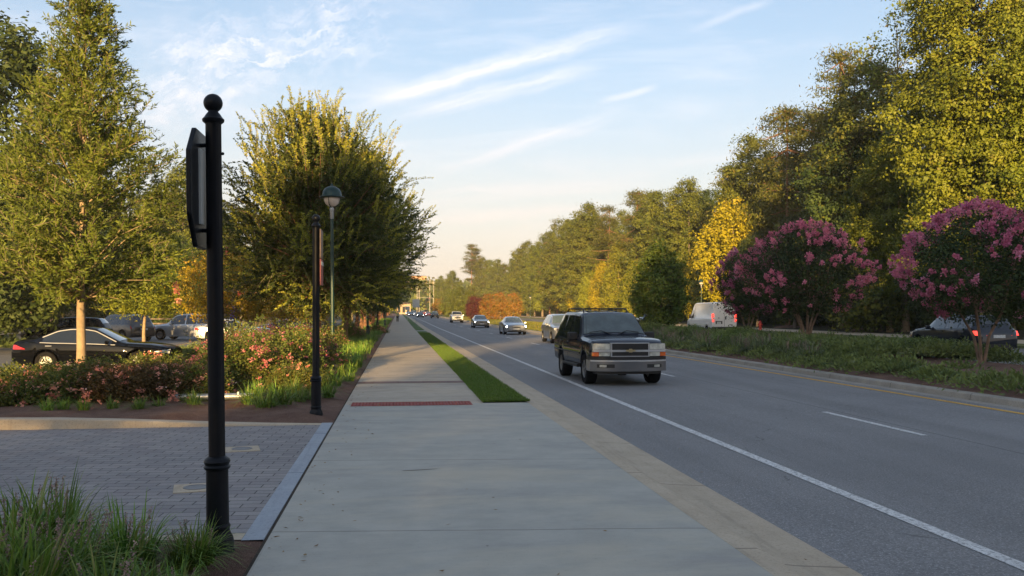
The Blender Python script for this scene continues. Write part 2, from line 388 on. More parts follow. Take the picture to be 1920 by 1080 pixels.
def blades(rng, C, n_per, length, width, spread, seg=4, lean=.9):
    """arching grass blades from each clump centre C (M,3)"""
    M = len(C); N = M * n_per; base = np.repeat(C, n_per, 0)
    th = rng.uniform(0, 2 * PI, N); rr = spread * np.sqrt(rng.uniform(0, 1, N))
    out = np.stack([np.cos(th), np.sin(th), np.zeros(N)], 1); base = base + out * rr[:, None]
    le = length * rng.uniform(.55, 1.15, N); ln = rng.uniform(.15, 1, N) * lean
    th2 = th + rng.normal(0, .5, N); out = np.stack([np.cos(th2), np.sin(th2), np.zeros(N)], 1); side = np.stack([-np.sin(th2), np.cos(th2), np.zeros(N)], 1)
    rows = []
    for k in range(seg + 1):
        t = k / seg
        hor = le * ln * t ** 1.6 * .8; ver = le * (t * (1.05 - .25 * ln) - .55 * ln * t ** 2.6)
        c = base + out * hor[:, None] + np.array([0, 0, 1.0]) * ver[:, None]; wd = width * (1 - t) ** .7 + .0006
        rows.append((c - side * (wd / 2), c + side * (wd / 2)))
    Q = [np.stack([rows[k][0], rows[k][1], rows[k + 1][1], rows[k + 1][0]], 1) for k in range(seg)]
    tone = np.repeat(rng.uniform(0, 1, N)[:, None], seg, 1)
    return np.stack(Q, 1).reshape(-1, 4, 3), tone.reshape(-1)
# ================================================================== THE GROUND
M_asph = ground_mat('asphalt', 'asphalt', (.195, .192, .190), (.232, .229, .226))
M_asph2 = ground_mat('old_asphalt', 'asphalt', (.14, .138, .132), (.175, .172, .165))
M_conc = ground_mat('sidewalk_concrete', 'concrete', (.36, .355, .315), (.45, .44, .385))
M_conc2 = ground_mat('older_sidewalk_concrete', 'concrete', (.40, .345, .27), (.50, .44, .35))
M_kerb = ground_mat('kerb_concrete', 'kerb', (.43, .355, .26), (.52, .44, .33))
M_kerbw = ground_mat('weathered_kerb_concrete', 'kerb', (.30, .275, .235), (.40, .365, .31))
M_ribbon = ground_mat('ribbon_concrete', 'kerb', (.30, .33, .37), (.36, .40, .44))
M_pav = ground_mat('grey_pavers', 'pavers', (.25, .238, .235), (.33, .31, .295))
M_mulch = ground_mat('mulch', 'mulch', (.15, .08, .058), (.23, .14, .10), .95)
M_turf = ground_mat('turf', 'grass', (.06, .12, .022), (.10, .17, .038), .9)
M_turf2 = ground_mat('dry_turf', 'grass', (.08, .11, .03), (.15, .15, .05), .9)
M_floor = ground_mat('forest_floor', 'grass', (.03, .03, .015), (.06, .05, .025), .95)
M_brick = ground_mat('brown_brick', 'brick', (.20, .13, .105), (.26, .18, .15))
M_red = ground_mat('red_tactile', 'kerb', (.25, .07, .06), (.32, .10, .085))
M_white = ground_mat('white_line', 'paint', (.62, .62, .60), (.74, .74, .72))
M_yellow = ground_mat('yellow_line', 'paint', (.62, .34, .05), (.72, .42, .08))
M_dirt = ground_mat('dirt', 'mulch', (.05, .04, .03), (.09, .07, .05))

sheet('ground', [(-450, .6), (-120, -.25), (-62, -.45), (-1.0, -.40), (42, -.30), (120, -.3), (450, -.3)], -110, 1350, M_floor, 20)
sheet('sidewalk', [(-1.0, -.12), (-.98, -.005), (-.96, 0), (.3, 0), (1.58, 0), (1.6, -.005), (1.602, -.12)], 16.6, 420, M_conc2, 3)
sheet('sidewalk_apron', [(-1.0, -.12), (-.98, -.005), (-.96, 0), (.3, 0), (1.6, 0), (2.42, 0), (2.44, -.004), (2.441, -.12)], -12, 16.6, M_conc, 2)
sheet('kerb_and_gutter', [(2.442, -.1), (2.444, -.006), (2.6, -.004), (2.66, -.03), (2.76, -.118), (2.9, -.132), (3.27, -.146), (3.272, -.2)], -12, 420, M_kerb, 3)
sheet('road', [(3.0, -.21), (3.271, -.152), (4.5, -.15), (8, -.15), (11.75, -.15), (11.76, -.21)], -14, 420, M_asph, 3)
sheet('median_gutter', [(11.74, -.2), (11.741, -.146), (11.98, -.14), (12.0, -.03), (12.03, -.005), (12.22, 0), (12.24, -.1)], -14, 420, M_kerbw, 3)
def striped(name, x0, x1, spans, m):
    mb = MB()
    for a, b in spans:
        ys = list(np.arange(a, b, 6.0)) + [b]
        for p, q in zip(ys[:-1], ys[1:]): mb.add([(x0, p, rise(p) - .145), (x1, p, rise(p) - .145), (x1, q, rise(q) - .145), (x0, q, rise(q) - .145)], [(0, 1, 2, 3)])
    return tag(link(name, (lambda me: (me.from_pydata(mb.v, [], mb.f), me.update(), me)[2])(bpy.data.meshes.new(name)), m), kind='structure')
striped('road_edge_line', 4.48, 4.62, [(-14, 420)], M_white)
striped('road_centre_line', 11.27, 11.44, [(-14, 420)], M_yellow)
striped('road_lane_dashes', 7.83, 7.95, [(12.45 + 12.2 * k, 15.6 + 12.2 * k) for k in range(-2, 30)], M_white)
mz = [(12.22, 0), (12.6, .06), (14.5, .22), (17.5, .22), (19.2, .03), (19.5, 0)]
sheet('median_bed', mz, -14, 74, M_mulch, 2)
sheet('median_lawn', mz, 74, 420, M_turf2, 2)
sheet('far_median_kerb', [(19.48, -.1), (19.5, .0), (19.7, .0), (19.72, -.06)], -14, 420, M_kerbw, 3)
sheet('far_road', [(19.7, -.062), (25, -.06), (30.0, -.062)], -14, 420, M_asph2, 4)
sheet('far_verge', [(30.0, -.1), (30.01, .06), (30.2, .07), (31.5, .09), (31.51, .095)], -14, 420, M_turf2, 4)
sheet('far_sidewalk', [(31.5, .10), (32.2, .14), (34.0, .18)], -14, 420, M_kerb, 4)
sheet('wood_verge', [(34.0, .175), (36, .25), (42, .4), (60, .9), (120, 3), (300, 12)], -40, 520, M_floor, 8)
# the grass strip between the walk and the kerb, crossed by a few narrow concrete slabs
cross = [(77.5, 81.5), (104, 106), (143, 145.5), (190, 193)]
y = 16.6; k = 0
for a, b in cross + [(420, 420)]:
    sheet('grass_strip', [(1.602, -.02), (1.62, .012), (2.0, .03), (2.42, .012), (2.442, -.02)], y, a, M_turf, 2)
    if b > a: sheet('strip_crossing', [(1.602, 0), (2.442, 0)], a, b, M_conc, 2)
    y = b
for ya, yb, m, nm, x0, x1 in ((16.25, 16.95, M_red, 'tactile_strip', -.86, 1.37), (21.35, 21.95, M_brick, 'brick_band', -.97, 1.59)):
    sheet(nm, [(x0, .004), (x1, .004)], ya, yb, m, 1)
me = bpy.data.meshes.new('scuff_mark'); me.from_pydata([(.05, 9.62, .018), (.24, 9.65, .0185), (.43, 9.70, .019), (.43, 9.712, .019), (.24, 9.668, .0185), (.05, 9.636, .018)], [], [(0, 1, 4, 5), (1, 2, 3, 4)])
me.update(); tag(link('scuff_mark', me, M_dirt), kind='structure')
tact = MB()
for i in range(36):
    for j in range(11):
        tact.lathe([(.012, 0), (.010, .005), (.005, .007)], 6, (-.83 + i * .0616, 16.3 + j * .0605, rise(16.5) + .004))
tag(tact.build('tactile_domes', M_red), kind='structure')
# left side: drive of pavers, its concrete borders, the planting beds
sheet('paver_drive', [(-40, -.004), (-1.17, -.004)], 7.1, 13.72, M_pav, 2)
sheet('drive_ribbon', [(-1.17, -.1), (-1.168, .0), (-1.005, .0), (-1.0, -.1)], 6.88, 13.95, M_ribbon, 2)
sheet('drive_border', [(-40, .0), (-1.17, .0)], 6.9, 7.1, M_kerb, .2)
sheet('dirt_seam', [(-1.002, -.006), (-.978, -.004)], -12, 16.6, M_dirt, 2)
mbk = MB()                                  # the kerb round the rose bed: full height on the left, dying out at the walk
xs = [-40, -20, -12, -8, -6.5, -5, -4, -3, -2, -1.05]; hs = [.19, .19, .19, .19, .185, .165, .13, .08, .04, .014]
for (xa, ha), (xb, hb) in zip(zip(xs[:-1], hs[:-1]), zip(xs[1:], hs[1:])):
    pr = lambda x, h: [(x, 13.70, -.05), (x, 13.72, h - .015), (x, 13.74, h), (x, 13.93, h), (x, 13.94, -.05)]
    A, B = pr(xa, ha), pr(xb, hb)
    mbk.add(A + B, [(i, i + 1, i + 6, i + 5) for i in range(4)])
tag(mbk.build('bed_kerb', M_kerb, ang=25), kind='structure')
def bedsheet(name, x0, x1, y0, y1, m, zf, nx=30, ny=30):
    vs = []; fs = []
    for j in range(ny + 1):
        for i in range(nx + 1):
            x = x0 + (x1 - x0) * i / nx; y = y0 + (y1 - y0) * j / ny; vs.append((x, y, rise(y) + zf(x, y)))
    fs = [(j * (nx + 1) + i, j * (nx + 1) + i + 1, (j + 1) * (nx + 1) + i + 1, (j + 1) * (nx + 1) + i) for j in range(ny) for i in range(nx)]
    me = bpy.data.meshes.new(name); me.from_pydata(vs, [], fs); me.update(); me.polygons.foreach_set('use_smooth', [True] * len(fs))
    return tag(link(name, me, m), kind='structure')
def lump(x, y, s=1.0): return .02 * math.sin(x * 3.1 * s + y * 1.3) + .018 * math.sin(y * 4.7 * s - x * 2.2) + .012 * math.sin(x * 9.3 + y * 7.7)
bedsheet('near_bed', -25, -.99, -6, 6.9, M_mulch, lambda x, y: -.015 + lump(x, y) * .8 * min(1, (6.9 - y) * 3, (-.99 - x) * 3) + .04 * min(1, (-.99 - x)), 120, 60)
bedsheet('rose_bed', -40, -1.0, 13.94, 25.5, M_mulch, lambda x, y: -.01 + min(1, (-1.0 - x) * 2) * (.09 + lump(x, y)) * min(1, (y - 13.94) * 2 + .1), 120, 50)
bedsheet('walk_bed', -6.35, -1.0, 25.5, 420, M_mulch, lambda x, y: -.005 + min(1, (-1.0 - x) * 2, (x + 6.35) * 2) * (.08 + lump(x, y)), 14, 300)
sheet('bed_edge', [(-6.55, -.28), (-6.53, .02), (-6.37, .02), (-6.34, -.14)], 25.5, 420, M_kerbw, 4)
sheet('car_park', [(-62, -.25), (-40, -.25), (-6.53, -.25)], 25.5, 190, M_asph2, 5)
tag(MB().box((-23.2, 25.6, -.10), (33.7, .2, .36)).build('bed_back_kerb', M_kerbw, smooth=False), kind='structure')
sheet('car_park_yellow_strip', [(-13.0, -.246), (-12.85, -.246)], 30.0, 62, M_yellow, 4)  # one narrow yellow strip running up the car park
# far hill behind the end of the road
vs = []; nx, ny = 60, 30
for j in range(ny + 1):
    for i in range(nx + 1):
        x = -300 + 700 * i / nx; y = 430 + 820 * j / ny
        h = 17 * math.exp(-((x - 40) / 260) ** 2) * (1 - math.exp(-((y - 430) / 190) ** 2)) + 3 * math.sin(x * .021 + y * .013)
        vs.append((x, y, rise(y) - .6 + max(0, h) * min(1, (y - 430) / 120)))
me = bpy.data.meshes.new('hills')
me.from_pydata(vs, [], [(j * (nx + 1) + i, j * (nx + 1) + i + 1, (j + 1) * (nx + 1) + i + 1, (j + 1) * (nx + 1) + i) for j in range(ny) for i in range(nx)])
me.update(); HILL = link('hills', me, M_floor); HILL['kind'] = 'structure'
def hill_z(x, y):
    h = 17 * math.exp(-((x - 40) / 260) ** 2) * (1 - math.exp(-((y - 430) / 190) ** 2)) + 3 * math.sin(x * .021 + y * .013)
    return rise(y) - .6 + max(0, h) * min(1, (y - 430) / 120)

# ================================================================== PLANTS
L_oak = leaf_mat('willow_oak_leaf', (.036, .062, .012), (.098, .125, .022), (.17, .13, .04))
L_elm = leaf_mat('elm_leaf', (.022, .045, .014), (.06, .088, .018), (.13, .14, .02))
L_elmt = leaf_mat('elm_tip_leaf', (.11, .13, .02), (.19, .195, .028), (.25, .18, .04))
L_forA = leaf_mat('broad_leaf', (.04, .062, .013), (.10, .12, .02), (.15, .12, .03))
L_forB = leaf_mat('pine_needles', (.038, .055, .015), (.08, .09, .02), (.15, .10, .03))
L_forD = leaf_mat('bright_leaf', (.055, .08, .010), (.13, .155, .018), (.18, .16, .03))
L_yel = leaf_mat('yellow_green_leaf', (.15, .15, .012), (.27, .24, .015), (.33, .24, .03))
L_cyp = leaf_mat('cypress_leaf', (.06, .085, .012), (.13, .15, .018), (.18, .14, .03))
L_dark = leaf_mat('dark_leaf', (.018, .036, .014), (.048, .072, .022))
L_org = leaf_mat('orange_leaf', (.09, .095, .02), (.22, .115, .03), (.34, .09, .03))
L_purp = leaf_mat('purple_leaf', (.04, .014, .02), (.09, .03, .03))
L_myr = leaf_mat('myrtle_leaf', (.014, .032, .014), (.04, .062, .022), (.13, .06, .04))
L_gold = leaf_mat('golden_myrtle_leaf', (.15, .16, .016), (.30, .24, .022), (.42, .20, .03))
L_rose = leaf_mat('rose_leaf', (.04, .075, .02), (.10, .115, .03), (.22, .11, .06))
L_juni = leaf_mat('juniper_leaf', (.055, .10, .045), (.16, .225, .085), (.22, .26, .12))
L_liri = leaf_mat('liriope_leaf', (.05, .11, .025), (.12, .21, .04), (.26, .26, .08), rough=.45)
L_lav = leaf_mat('grey_green_leaf', (.07, .115, .065), (.17, .22, .125), (.24, .24, .18))
P_pink = leaf_mat('pink_petals', (.50, .12, .34), (.74, .27, .50), (.82, .40, .62), trans=.3)
P_rose = leaf_mat('rose_petals', (.62, .20, .20), (.80, .38, .36), (.80, .55, .50), trans=.3)
P_rose2 = leaf_mat('deep_pink_petals', (.42, .10, .17), (.60, .22, .30), (.70, .40, .44), trans=.3)
P_lil = leaf_mat('lilac_spikes', (.17, .13, .15), (.28, .21, .25), trans=.2)
B_grey = mat('grey_bark', (.16, .125, .095), .9, var=.3, scale=6, bump=.6)
B_tan = mat('tan_bark', (.26, .19, .115), .85, var=.22, scale=5, bump=.5)
B_pine = mat('pine_bark', (.20, .10, .055), .9, var=.3, scale=5, bump=.6)
B_myr = mat('myrtle_bark', (.23, .15, .10), .7, var=.3, scale=4, bump=.2)

def crown(rng, prof, ncl, per, cr, L, W, flat=.75, inner=.45, up=.35, lobes=.22, jit=.7, c0=(0, 0), power=1.0):
    """leaf clumps spread through an uneven envelope; prof = [(height, radius)]"""
    hz = np.array([p[0] for p in prof]); hr = np.array([p[1] for p in prof])
    zz = rng.uniform(hz[0], hz[-1], ncl * 6); rr = np.interp(zz, hz, hr); keep = rng.uniform(0, rr.max(), ncl * 6) < rr ** power * rr.max() ** (1 - power)
    zz = zz[keep][:ncl]; rr = rr[keep][:ncl]; n = len(zz)
    th = rng.uniform(0, 2 * PI, n); ph = rng.uniform(0, 6, 4)
    lob = 1 + lobes * (np.sin(3 * th + ph[0] + zz * .55) * .6 + np.sin(2 * th + ph[1] - zz * .9) * .5 + np.sin(5 * th + ph[2] + zz * 1.7) * .4)
    q = rr * lob * (inner + (1 - inner) * rng.uniform(0, 1, n) ** .6)
    C = np.stack([c0[0] + q * np.cos(th), c0[1] + q * np.sin(th), zz], 1)
    crs = cr * rng.uniform(.6, 1.35, n)
    P = np.repeat(C, per, 0) + rng.normal(0, 1, (n * per, 3)) * np.repeat(crs, per)[:, None] * np.array([.55, .55, .55 * flat])
    outw = unit(P - np.array([c0[0], c0[1], (hz[0] + hz[-1]) / 2 - 1])) * .55 + unit(P - np.repeat(C, per, 0)) * .9 + np.array([0, 0, up])
    V = leaves_n(rng, P, unit(outw), L, W, jit * .6)
    tone = np.repeat(rng.uniform(0, 1, n), per) * .55 + rng.uniform(0, 1, n * per) * .45
    return V, tone, C
def sprays(rng, base, dirs, length, nleaf, L, W, droop=.25, ang=.9):
    """twigs with leaves set along both sides; returns quads for the leaves and for the twigs"""
    n = len(base); Ls = length * rng.uniform(.6, 1.25, n); t = np.linspace(.08, 1.0, nleaf)
    side = unit(np.cross(dirs, rng.normal(0, 1, (n, 3)) * .5 + np.array([0, 0, 1.0])))
    P = base[:, None, :] + dirs[:, None, :] * (Ls[:, None] * t[None])[..., None] - np.array([0, 0, 1.0]) * (droop * Ls[:, None] * t[None] ** 2.2)[..., None]
    sg = np.where(np.arange(nleaf) % 2 == 0, 1.0, -1.0)[None, :, None]
    D = unit(dirs[:, None, :] * math.cos(ang) + side[:, None, :] * sg * math.sin(ang))
    P2 = P.reshape(-1, 3); D2 = D.reshape(-1, 3)
    V = leaves(rng, P2, D2, L, W, .28)
    tone = np.repeat(rng.uniform(0, 1, n), nleaf) * .5 + rng.uniform(0, 1, n * nleaf) * .5
    a, b = P[:, 0], P[:, nleaf // 2]; c = P[:, -1]; wd = .008
    TW = np.concatenate([np.stack([a - side * wd, a + side * wd, b + side * wd * .7, b - side * wd * .7], 1), np.stack([b - side * wd * .7, b + side * wd * .7, c + side * .002, c - side * .002], 1)])
    return V, tone, TW
def limbs(mb, rng, base, targets, r0, n=7, bow=.25):
    for tg in targets:
        tg = Vector(tg); b = Vector(base); mid = b.lerp(tg, .5) + Vector((rng.normal(0, .12), rng.normal(0, .12), bow * (tg - b).length * .5))
        q = mid.lerp(tg, .5) + Vector((rng.normal(0, .1), rng.normal(0, .1), .05))
        mb.tube([b, b.lerp(mid, .5), mid, q, tg], [r0, r0 * .78, r0 * .55, r0 * .32, r0 * .1], n)
def trunk_pts(rng, h, r, wob=.06, flare=1.45, n=9, top=.25):
    pts = []; rad = []; ox = oy = 0
    for i in range(n):
        t = i / (n - 1); z = -.15 + t * (h + .15)
        if i > 1: ox += rng.normal(0, wob); oy += rng.normal(0, wob)
        pts.append((ox, oy, z)); rad.append(r * ((flare if i == 0 else 1 + (flare - 1) * .25 if i == 1 else 1) * (1 - t * (1 - top))))
    return pts, rad
def plant(name, label, cat, parts, loc, group=None, rz=0.0):
    o = empty(name, loc, rz, label, cat, group)
    for nm, me, m in parts: link(nm, me, m, o)
    return o

def tree_parts(seed, h, clear, prof, ncl, per, cr, L, W, leafm, barkm, r0, nl=9, cname='crown', **kw):
    rng = np.random.default_rng(seed); pts, rad = trunk_pts(rng, h * kw.pop('tr', .8), r0, kw.pop('wob', .06)); nlb = nl
    mb = MB(); mb.tube(pts, rad, 10)
    V, tone, C = crown(rng, prof, ncl, per, cr, L, W, **kw)
    idx = rng.choice(len(C), min(nlb, len(C)), replace=False)
    for i in idx:
        zt = min(max(clear, C[i][2] - .35 * math.hypot(C[i][0], C[i][1]) - .4), pts[-1][2] * .96)
        k = np.searchsorted([p[2] for p in pts], zt); k = min(max(k, 1), len(pts) - 1)
        limbs(mb, rng, pts[k], [C[i]], rad[k] * .5, 6, .1)
    return [('trunk', mb.mesh('trunk'), barkm), (cname, quads_mesh(cname, V, tone), leafm)]

# ---- the willow oak in the rose bed (left foreground)
def willow_oak(seed, prof, nsp, r0, h, clear):
    rng = np.random.default_rng(seed); mb = MB(); pts, rad = trunk_pts(rng, h * .93, r0, .025, 1.15, 12, .12); mb.tube(pts, rad, 12)
    hz = [p[0] for p in prof]; hr = [p[1] for p in prof]; Vs = []; Ts = []; TWs = []
    nb = 150
    for i in range(nb):                                     # whorls of rising branches, sprays along the outer half of each
        t = ((i + .5) / nb) ** .85; z1 = hz[0] + t * (hz[-1] - hz[0]) * .98; th = i * 2.4 + rng.normal(0, .3)
        rr = np.interp(z1, hz, hr) * rng.uniform(.72, 1.12) * (1 + .12 * math.sin(3 * th))
        z0 = max(clear, z1 - rr * rng.uniform(.45, .8)); k = min(int(np.searchsorted([p[2] for p in pts], z0)), len(pts) - 1)
        b = np.array([pts[k][0], pts[k][1], z0]); e = np.array([rr * math.cos(th), rr * math.sin(th), z1])
        mid = (b + e) / 2 + np.array([0, 0, .12 * rr]); mb.tube([b, mid, e], [max(.012, rad[k] * .32), .014, .004], 5)
        m = int(nsp * (.3 + .8 * rr)); q = rng.uniform(.05, 1.0, m) ** .75
        P = np.where((q < .5)[:, None], b + (mid - b) * (q * 2)[:, None], mid + (e - mid) * ((q - .5) * 2)[:, None]) + rng.normal(0, .13, (m, 3))
        dd = unit(unit(e - b)[None] * .8 + rng.normal(0, .62, (m, 3)) + np.array([0, 0, .35]))
        V, tn, TW = sprays(rng, P, dd, .46, 18, .13, .036, .06, .75); Vs.append(V); Ts.append(tn * .7 + .3 * rng.uniform()); TWs.append(TW)
    V = np.concatenate(Vs); tn = np.concatenate(Ts); TW = np.concatenate(TWs)
    return [('trunk', mb.mesh('trunk'), B_tan), ('crown', quads_mesh('crown', V, tn), L_oak), ('twig', quads_mesh('twigs', TW), B_grey)]
oak_prof = [(2.15, 1.2), (2.6, 2.3), (3.6, 2.75), (4.8, 2.6), (6.2, 2.0), (7.6, 1.4), (8.8, .8), (10.0, .5), (11.2, .2), (11.8, .05)]
yo = 25.0; xo = X(148, yo)
oak_parts = willow_oak(5, oak_prof, 20, .125, 12.2, 2.2)
plant('willow_oak_tree', 'tall pointed willow oak with narrow leaves in the rose bed before the black saloon', 'tree', oak_parts, (xo + .08, yo, G(xo, yo) + .08))

# ---- the elms along the walk: rising, arching sprays
def elm(seed, prof, nb, r0, h, clear, tipshare=.34, nsp=13, leafn=26, ls=1.25):
    rng = np.random.default_rng(seed); mb = MB(); pts, rad = trunk_pts(rng, clear + .3, r0, .02, 1.5, 5, .8); mb.tube(pts, rad, 10)
    hz = [p[0] for p in prof]; hr = [p[1] for p in prof]; Vs = []; Ts = []; TWs = []; TV = []; TT = []; top = np.array(pts[-1])
    for i in range(nb):
        z1 = hz[0] + rng.uniform(0, 1) ** .9 * (hz[-1] - hz[0]); th = i * 2.39996 + rng.normal(0, .3)
        R_ = np.interp(z1, hz, hr) * (1 + .13 * math.sin(3 * th + seed)); rr = R_ * rng.uniform(.3, 1.05)
        e = np.array([rr * math.cos(th), rr * math.sin(th), z1]); mid = top + (e - top) * .5 + np.array([0, 0, .14 * np.linalg.norm(e - top)]) * np.array([1, 1, 1.0])
        if i % 3 == 0: mb.tube([top, top + (mid - top) * .5, mid, (mid + e) / 2, e], [r0 * .42, r0 * .3, r0 * .2, .02, .008], 6)
        m = nsp; q = rng.uniform(.25, 1.0, m) ** .6
        P = np.where((q < .5)[:, None], top + (mid - top) * (q * 2)[:, None], mid + (e - mid) * ((q - .5) * 2)[:, None]) + rng.normal(0, .22, (m, 3))
        dd = unit(unit(e - mid)[None] * .75 + rng.normal(0, .5, (m, 3)) + np.array([0, 0, .25]))
        V, tn, TW = sprays(rng, P, dd, .85, leafn, .085 * ls, .05 * ls, .16, .95); Vs.append(V); Ts.append(tn); TWs.append(TW)
        if rng.uniform() < tipshare and rr > R_ * .6:
            m = 4; P = e[None] + rng.normal(0, .18, (m, 3)); dd = unit(unit(e - top)[None] + rng.normal(0, .28, (m, 3)) + np.array([0, 0, .45]))
            V, tn, TW = sprays(rng, P, dd, 1.35, int(leafn * 1.5), .085, .05, .26, 1.0); TV.append(V); TT.append(tn); TWs.append(TW)
    return [('trunk', mb.mesh('trunk'), B_pine), ('crown', quads_mesh('crown', np.concatenate(Vs), np.concatenate(Ts)), L_elm),
            ('young_shoots', quads_mesh('young_shoots', np.concatenate(TV), np.concatenate(TT)), L_elmt), ('twig', quads_mesh('twigs', np.concatenate(TWs)), B_grey)]
e1 = elm(11, [(2.0, 2.0), (3.0, 3.3), (5.0, 3.5), (6.8, 3.2), (7.8, 2.5), (8.5, 1.5), (8.9, .6)], 400, .15, 10.6, 2.2, .95)
elm1 = plant('elm_tree', 'nearest elm behind the green lamp, tall crown tipped with golden upright shoots', 'tree', e1, (-3.05, 34, G(-3, 34)))
elm2p = elm(12, [(2.2, 1.6), (3.2, 3.8), (5.2, 4.5), (7.0, 3.9), (8.4, 2.6), (9.4, 1.0)], 420, .16, 9.4, 2.3, .4)
elm2 = plant('elm_tree', 'second elm beside the walk, arching shoots reaching out over the sidewalk', 'tree', elm2p, (-2.75, 46, G(-3, 46)))
e3 = elm(13, [(2.2, 1.6), (3.0, 3.6), (5.0, 4.2), (6.6, 3.6), (8.0, 2.2), (8.8, .8)], 240, .17, 9, 2.3, .15, 12, 16, 1.5)
elm3 = plant('elm_tree', 'nearest of the dark elms beside the walk, behind the two with golden shoots', 'tree', e3, (-3.2, 57.5, G(-3, 57.5)), 'dark elms receding along the walk')
for i, yy in enumerate([68, 79, 90, 101, 112, 124, 136, 148, 162, 176, 192, 210, 230, 252, 276, 302, 330]):
    copy_tree(elm3, (-3.15 - .1 * (i % 3), yy, G(-3, yy)), i * 1.7, .92 + .1 * ((i * 7) % 3) / 2, label=NTH[i + 1] + ' of the dark elms beside the walk, counted from the two with golden shoots')

# ---- myrtles
def myrtle(seed, prof, ncl, per, leafm, petal, nbl, bark, clear, h, bl=(.075, .06), stems=5, tip=.85, bmin=.35):
    rng = np.random.default_rng(seed); mb = MB()
    V, tn, C = crown(rng, prof, ncl, per, .42, .095, .055, lobes=.2, inner=.3)
    for s in range(stems):
        a = s * 2 * PI / stems + rng.normal(0, .3); rr = prof[1][1] * .45
        p1 = (rr * .25 * math.cos(a), rr * .25 * math.sin(a), clear * .55); p2 = (rr * .7 * math.cos(a), rr * .7 * math.sin(a), clear * 1.15); p3 = (rr * 1.3 * math.cos(a), rr * 1.3 * math.sin(a), h * .75)
        mb.tube([(.07 * math.cos(a), .07 * math.sin(a), -.15), p1, p2, p3], [.055, .045, .034, .012], 7)
        for k in range(3):
            tg = C[rng.integers(len(C))]; limbs(mb, rng, p2, [tg], .022, 5, .1)
    parts = [('trunk', mb.mesh('trunk'), bark), ('crown', quads_mesh('crown', V, tn), leafm)]
    if petal:
        hz = [p[0] for p in prof]; hr = [p[1] for p in prof]; z = hz[0] + (hz[-1] - hz[0]) * rng.uniform(0, 1, nbl * 3) ** .75
        th = rng.uniform(0, 2 * PI, nbl * 3); kp = np.sin(3 * th + 1.7 * z) + np.sin(5 * th - 2.3 * z + 1) + rng.normal(0, .8, nbl * 3) > .0; z = z[kp][:nbl]; th = th[kp][:nbl]; nbl = len(z); r_ = np.interp(z, hz, hr) * rng.uniform(.86, 1.12, nbl); ct = np.stack([r_ * np.cos(th), r_ * np.sin(th), z], 1)
        npp = 60; ax = unit(ct - np.array([0, 0, (hz[0] + hz[-1]) / 2 - .6])) * .6 + np.array([0, 0, .5]); tt = rng.uniform(0, 1, nbl * npp); sz = np.repeat(rng.uniform(.35, 1.05, nbl), npp)
        P = np.repeat(ct, npp, 0) + np.repeat(unit(ax), npp, 0) * (tt * .26 * sz)[:, None] + rng.normal(0, 1, (nbl * npp, 3)) * (.075 * sz * (1.15 - .8 * tt))[:, None]
        Vb = leaves(rng, P, np.repeat(ax, npp, 0), bl[0], bl[1], 1.0)
        tb = np.repeat(rng.uniform(0, 1, nbl), npp) * .6 + rng.uniform(0, 1, nbl * npp) * .4
        parts.append(('blossom', quads_mesh('blossom', Vb, tb), petal))
    return parts
m1 = myrtle(21, [(1.35, 1.1), (2.0, 2.0), (3.0, 2.45), (4.0, 1.9), (4.6, 1.1), (4.9, .3)], 360, 60, L_myr, P_pink, 360, B_myr, 1.3, 4.9)
ym = 24.2; plant('crape_myrtle_tree', 'pink crape myrtle at the right edge, its thin stems before the black crossover', 'tree', m1, (17.2, ym, G(16.9, ym))).scale = (.92, .92, .92)
m2 = myrtle(22, [(1.4, 1.2), (2.1, 2.1), (3.1, 2.6), (4.0, 2.1), (4.7, 1.2), (5.0, .3)], 400, 60, L_myr, P_pink, 330, B_myr, 1.4, 5.3, stems=7)
plant('crape_myrtle_tree', 'widest pink crape myrtle in the middle of the median, tallest of the pink crowns', 'tree', m2, (X(1512, 35), 35, G(16.6, 35)))
m3 = myrtle(23, [(1.2, .7), (1.9, 1.3), (2.8, 1.6), (3.6, 1.25), (4.2, .5)], 200, 55, L_myr, P_pink, 120, B_myr, 1.3, 4.1, stems=4)
plant('crape_myrtle_tree', 'small dark crape myrtle with few pink blooms, covering the right side of the white van', 'tree', m3, (X(1402, 40), 40, G(16.4, 40)))
mg = myrtle(24, [(1.5, 1.2), (2.1, 2.0), (3.0, 2.3), (3.8, 1.7), (4.3, .5)], 230, 55, L_gold, P_rose, 12, B_pine, 1.5, 4.2, stems=4)
plant('crape_myrtle_tree', 'golden leaved crape myrtle with forked orange stems in front of the white saloon', 'tree', mg, (X(432, 38), 38, G(-7, 38) + .1))
mg2 = myrtle(25, [(1.3, .9), (1.9, 1.6), (2.6, 1.9), (3.2, 1.4), (3.6, .4)], 150, 50, L_gold, P_rose, 10, B_pine, 1.3, 3.5, stems=4)
plant('crape_myrtle_tree', 'lower golden myrtle with slim dark stems above the dark red car', 'tree', mg2, (X(528, 47), 47, G(-6.2, 47)))
plant('crape_myrtle_tree', 'golden myrtle half hidden behind the second black post', 'tree', mg2, (X(585, 56), 56, G(-5.9, 56)), rz=2.0)

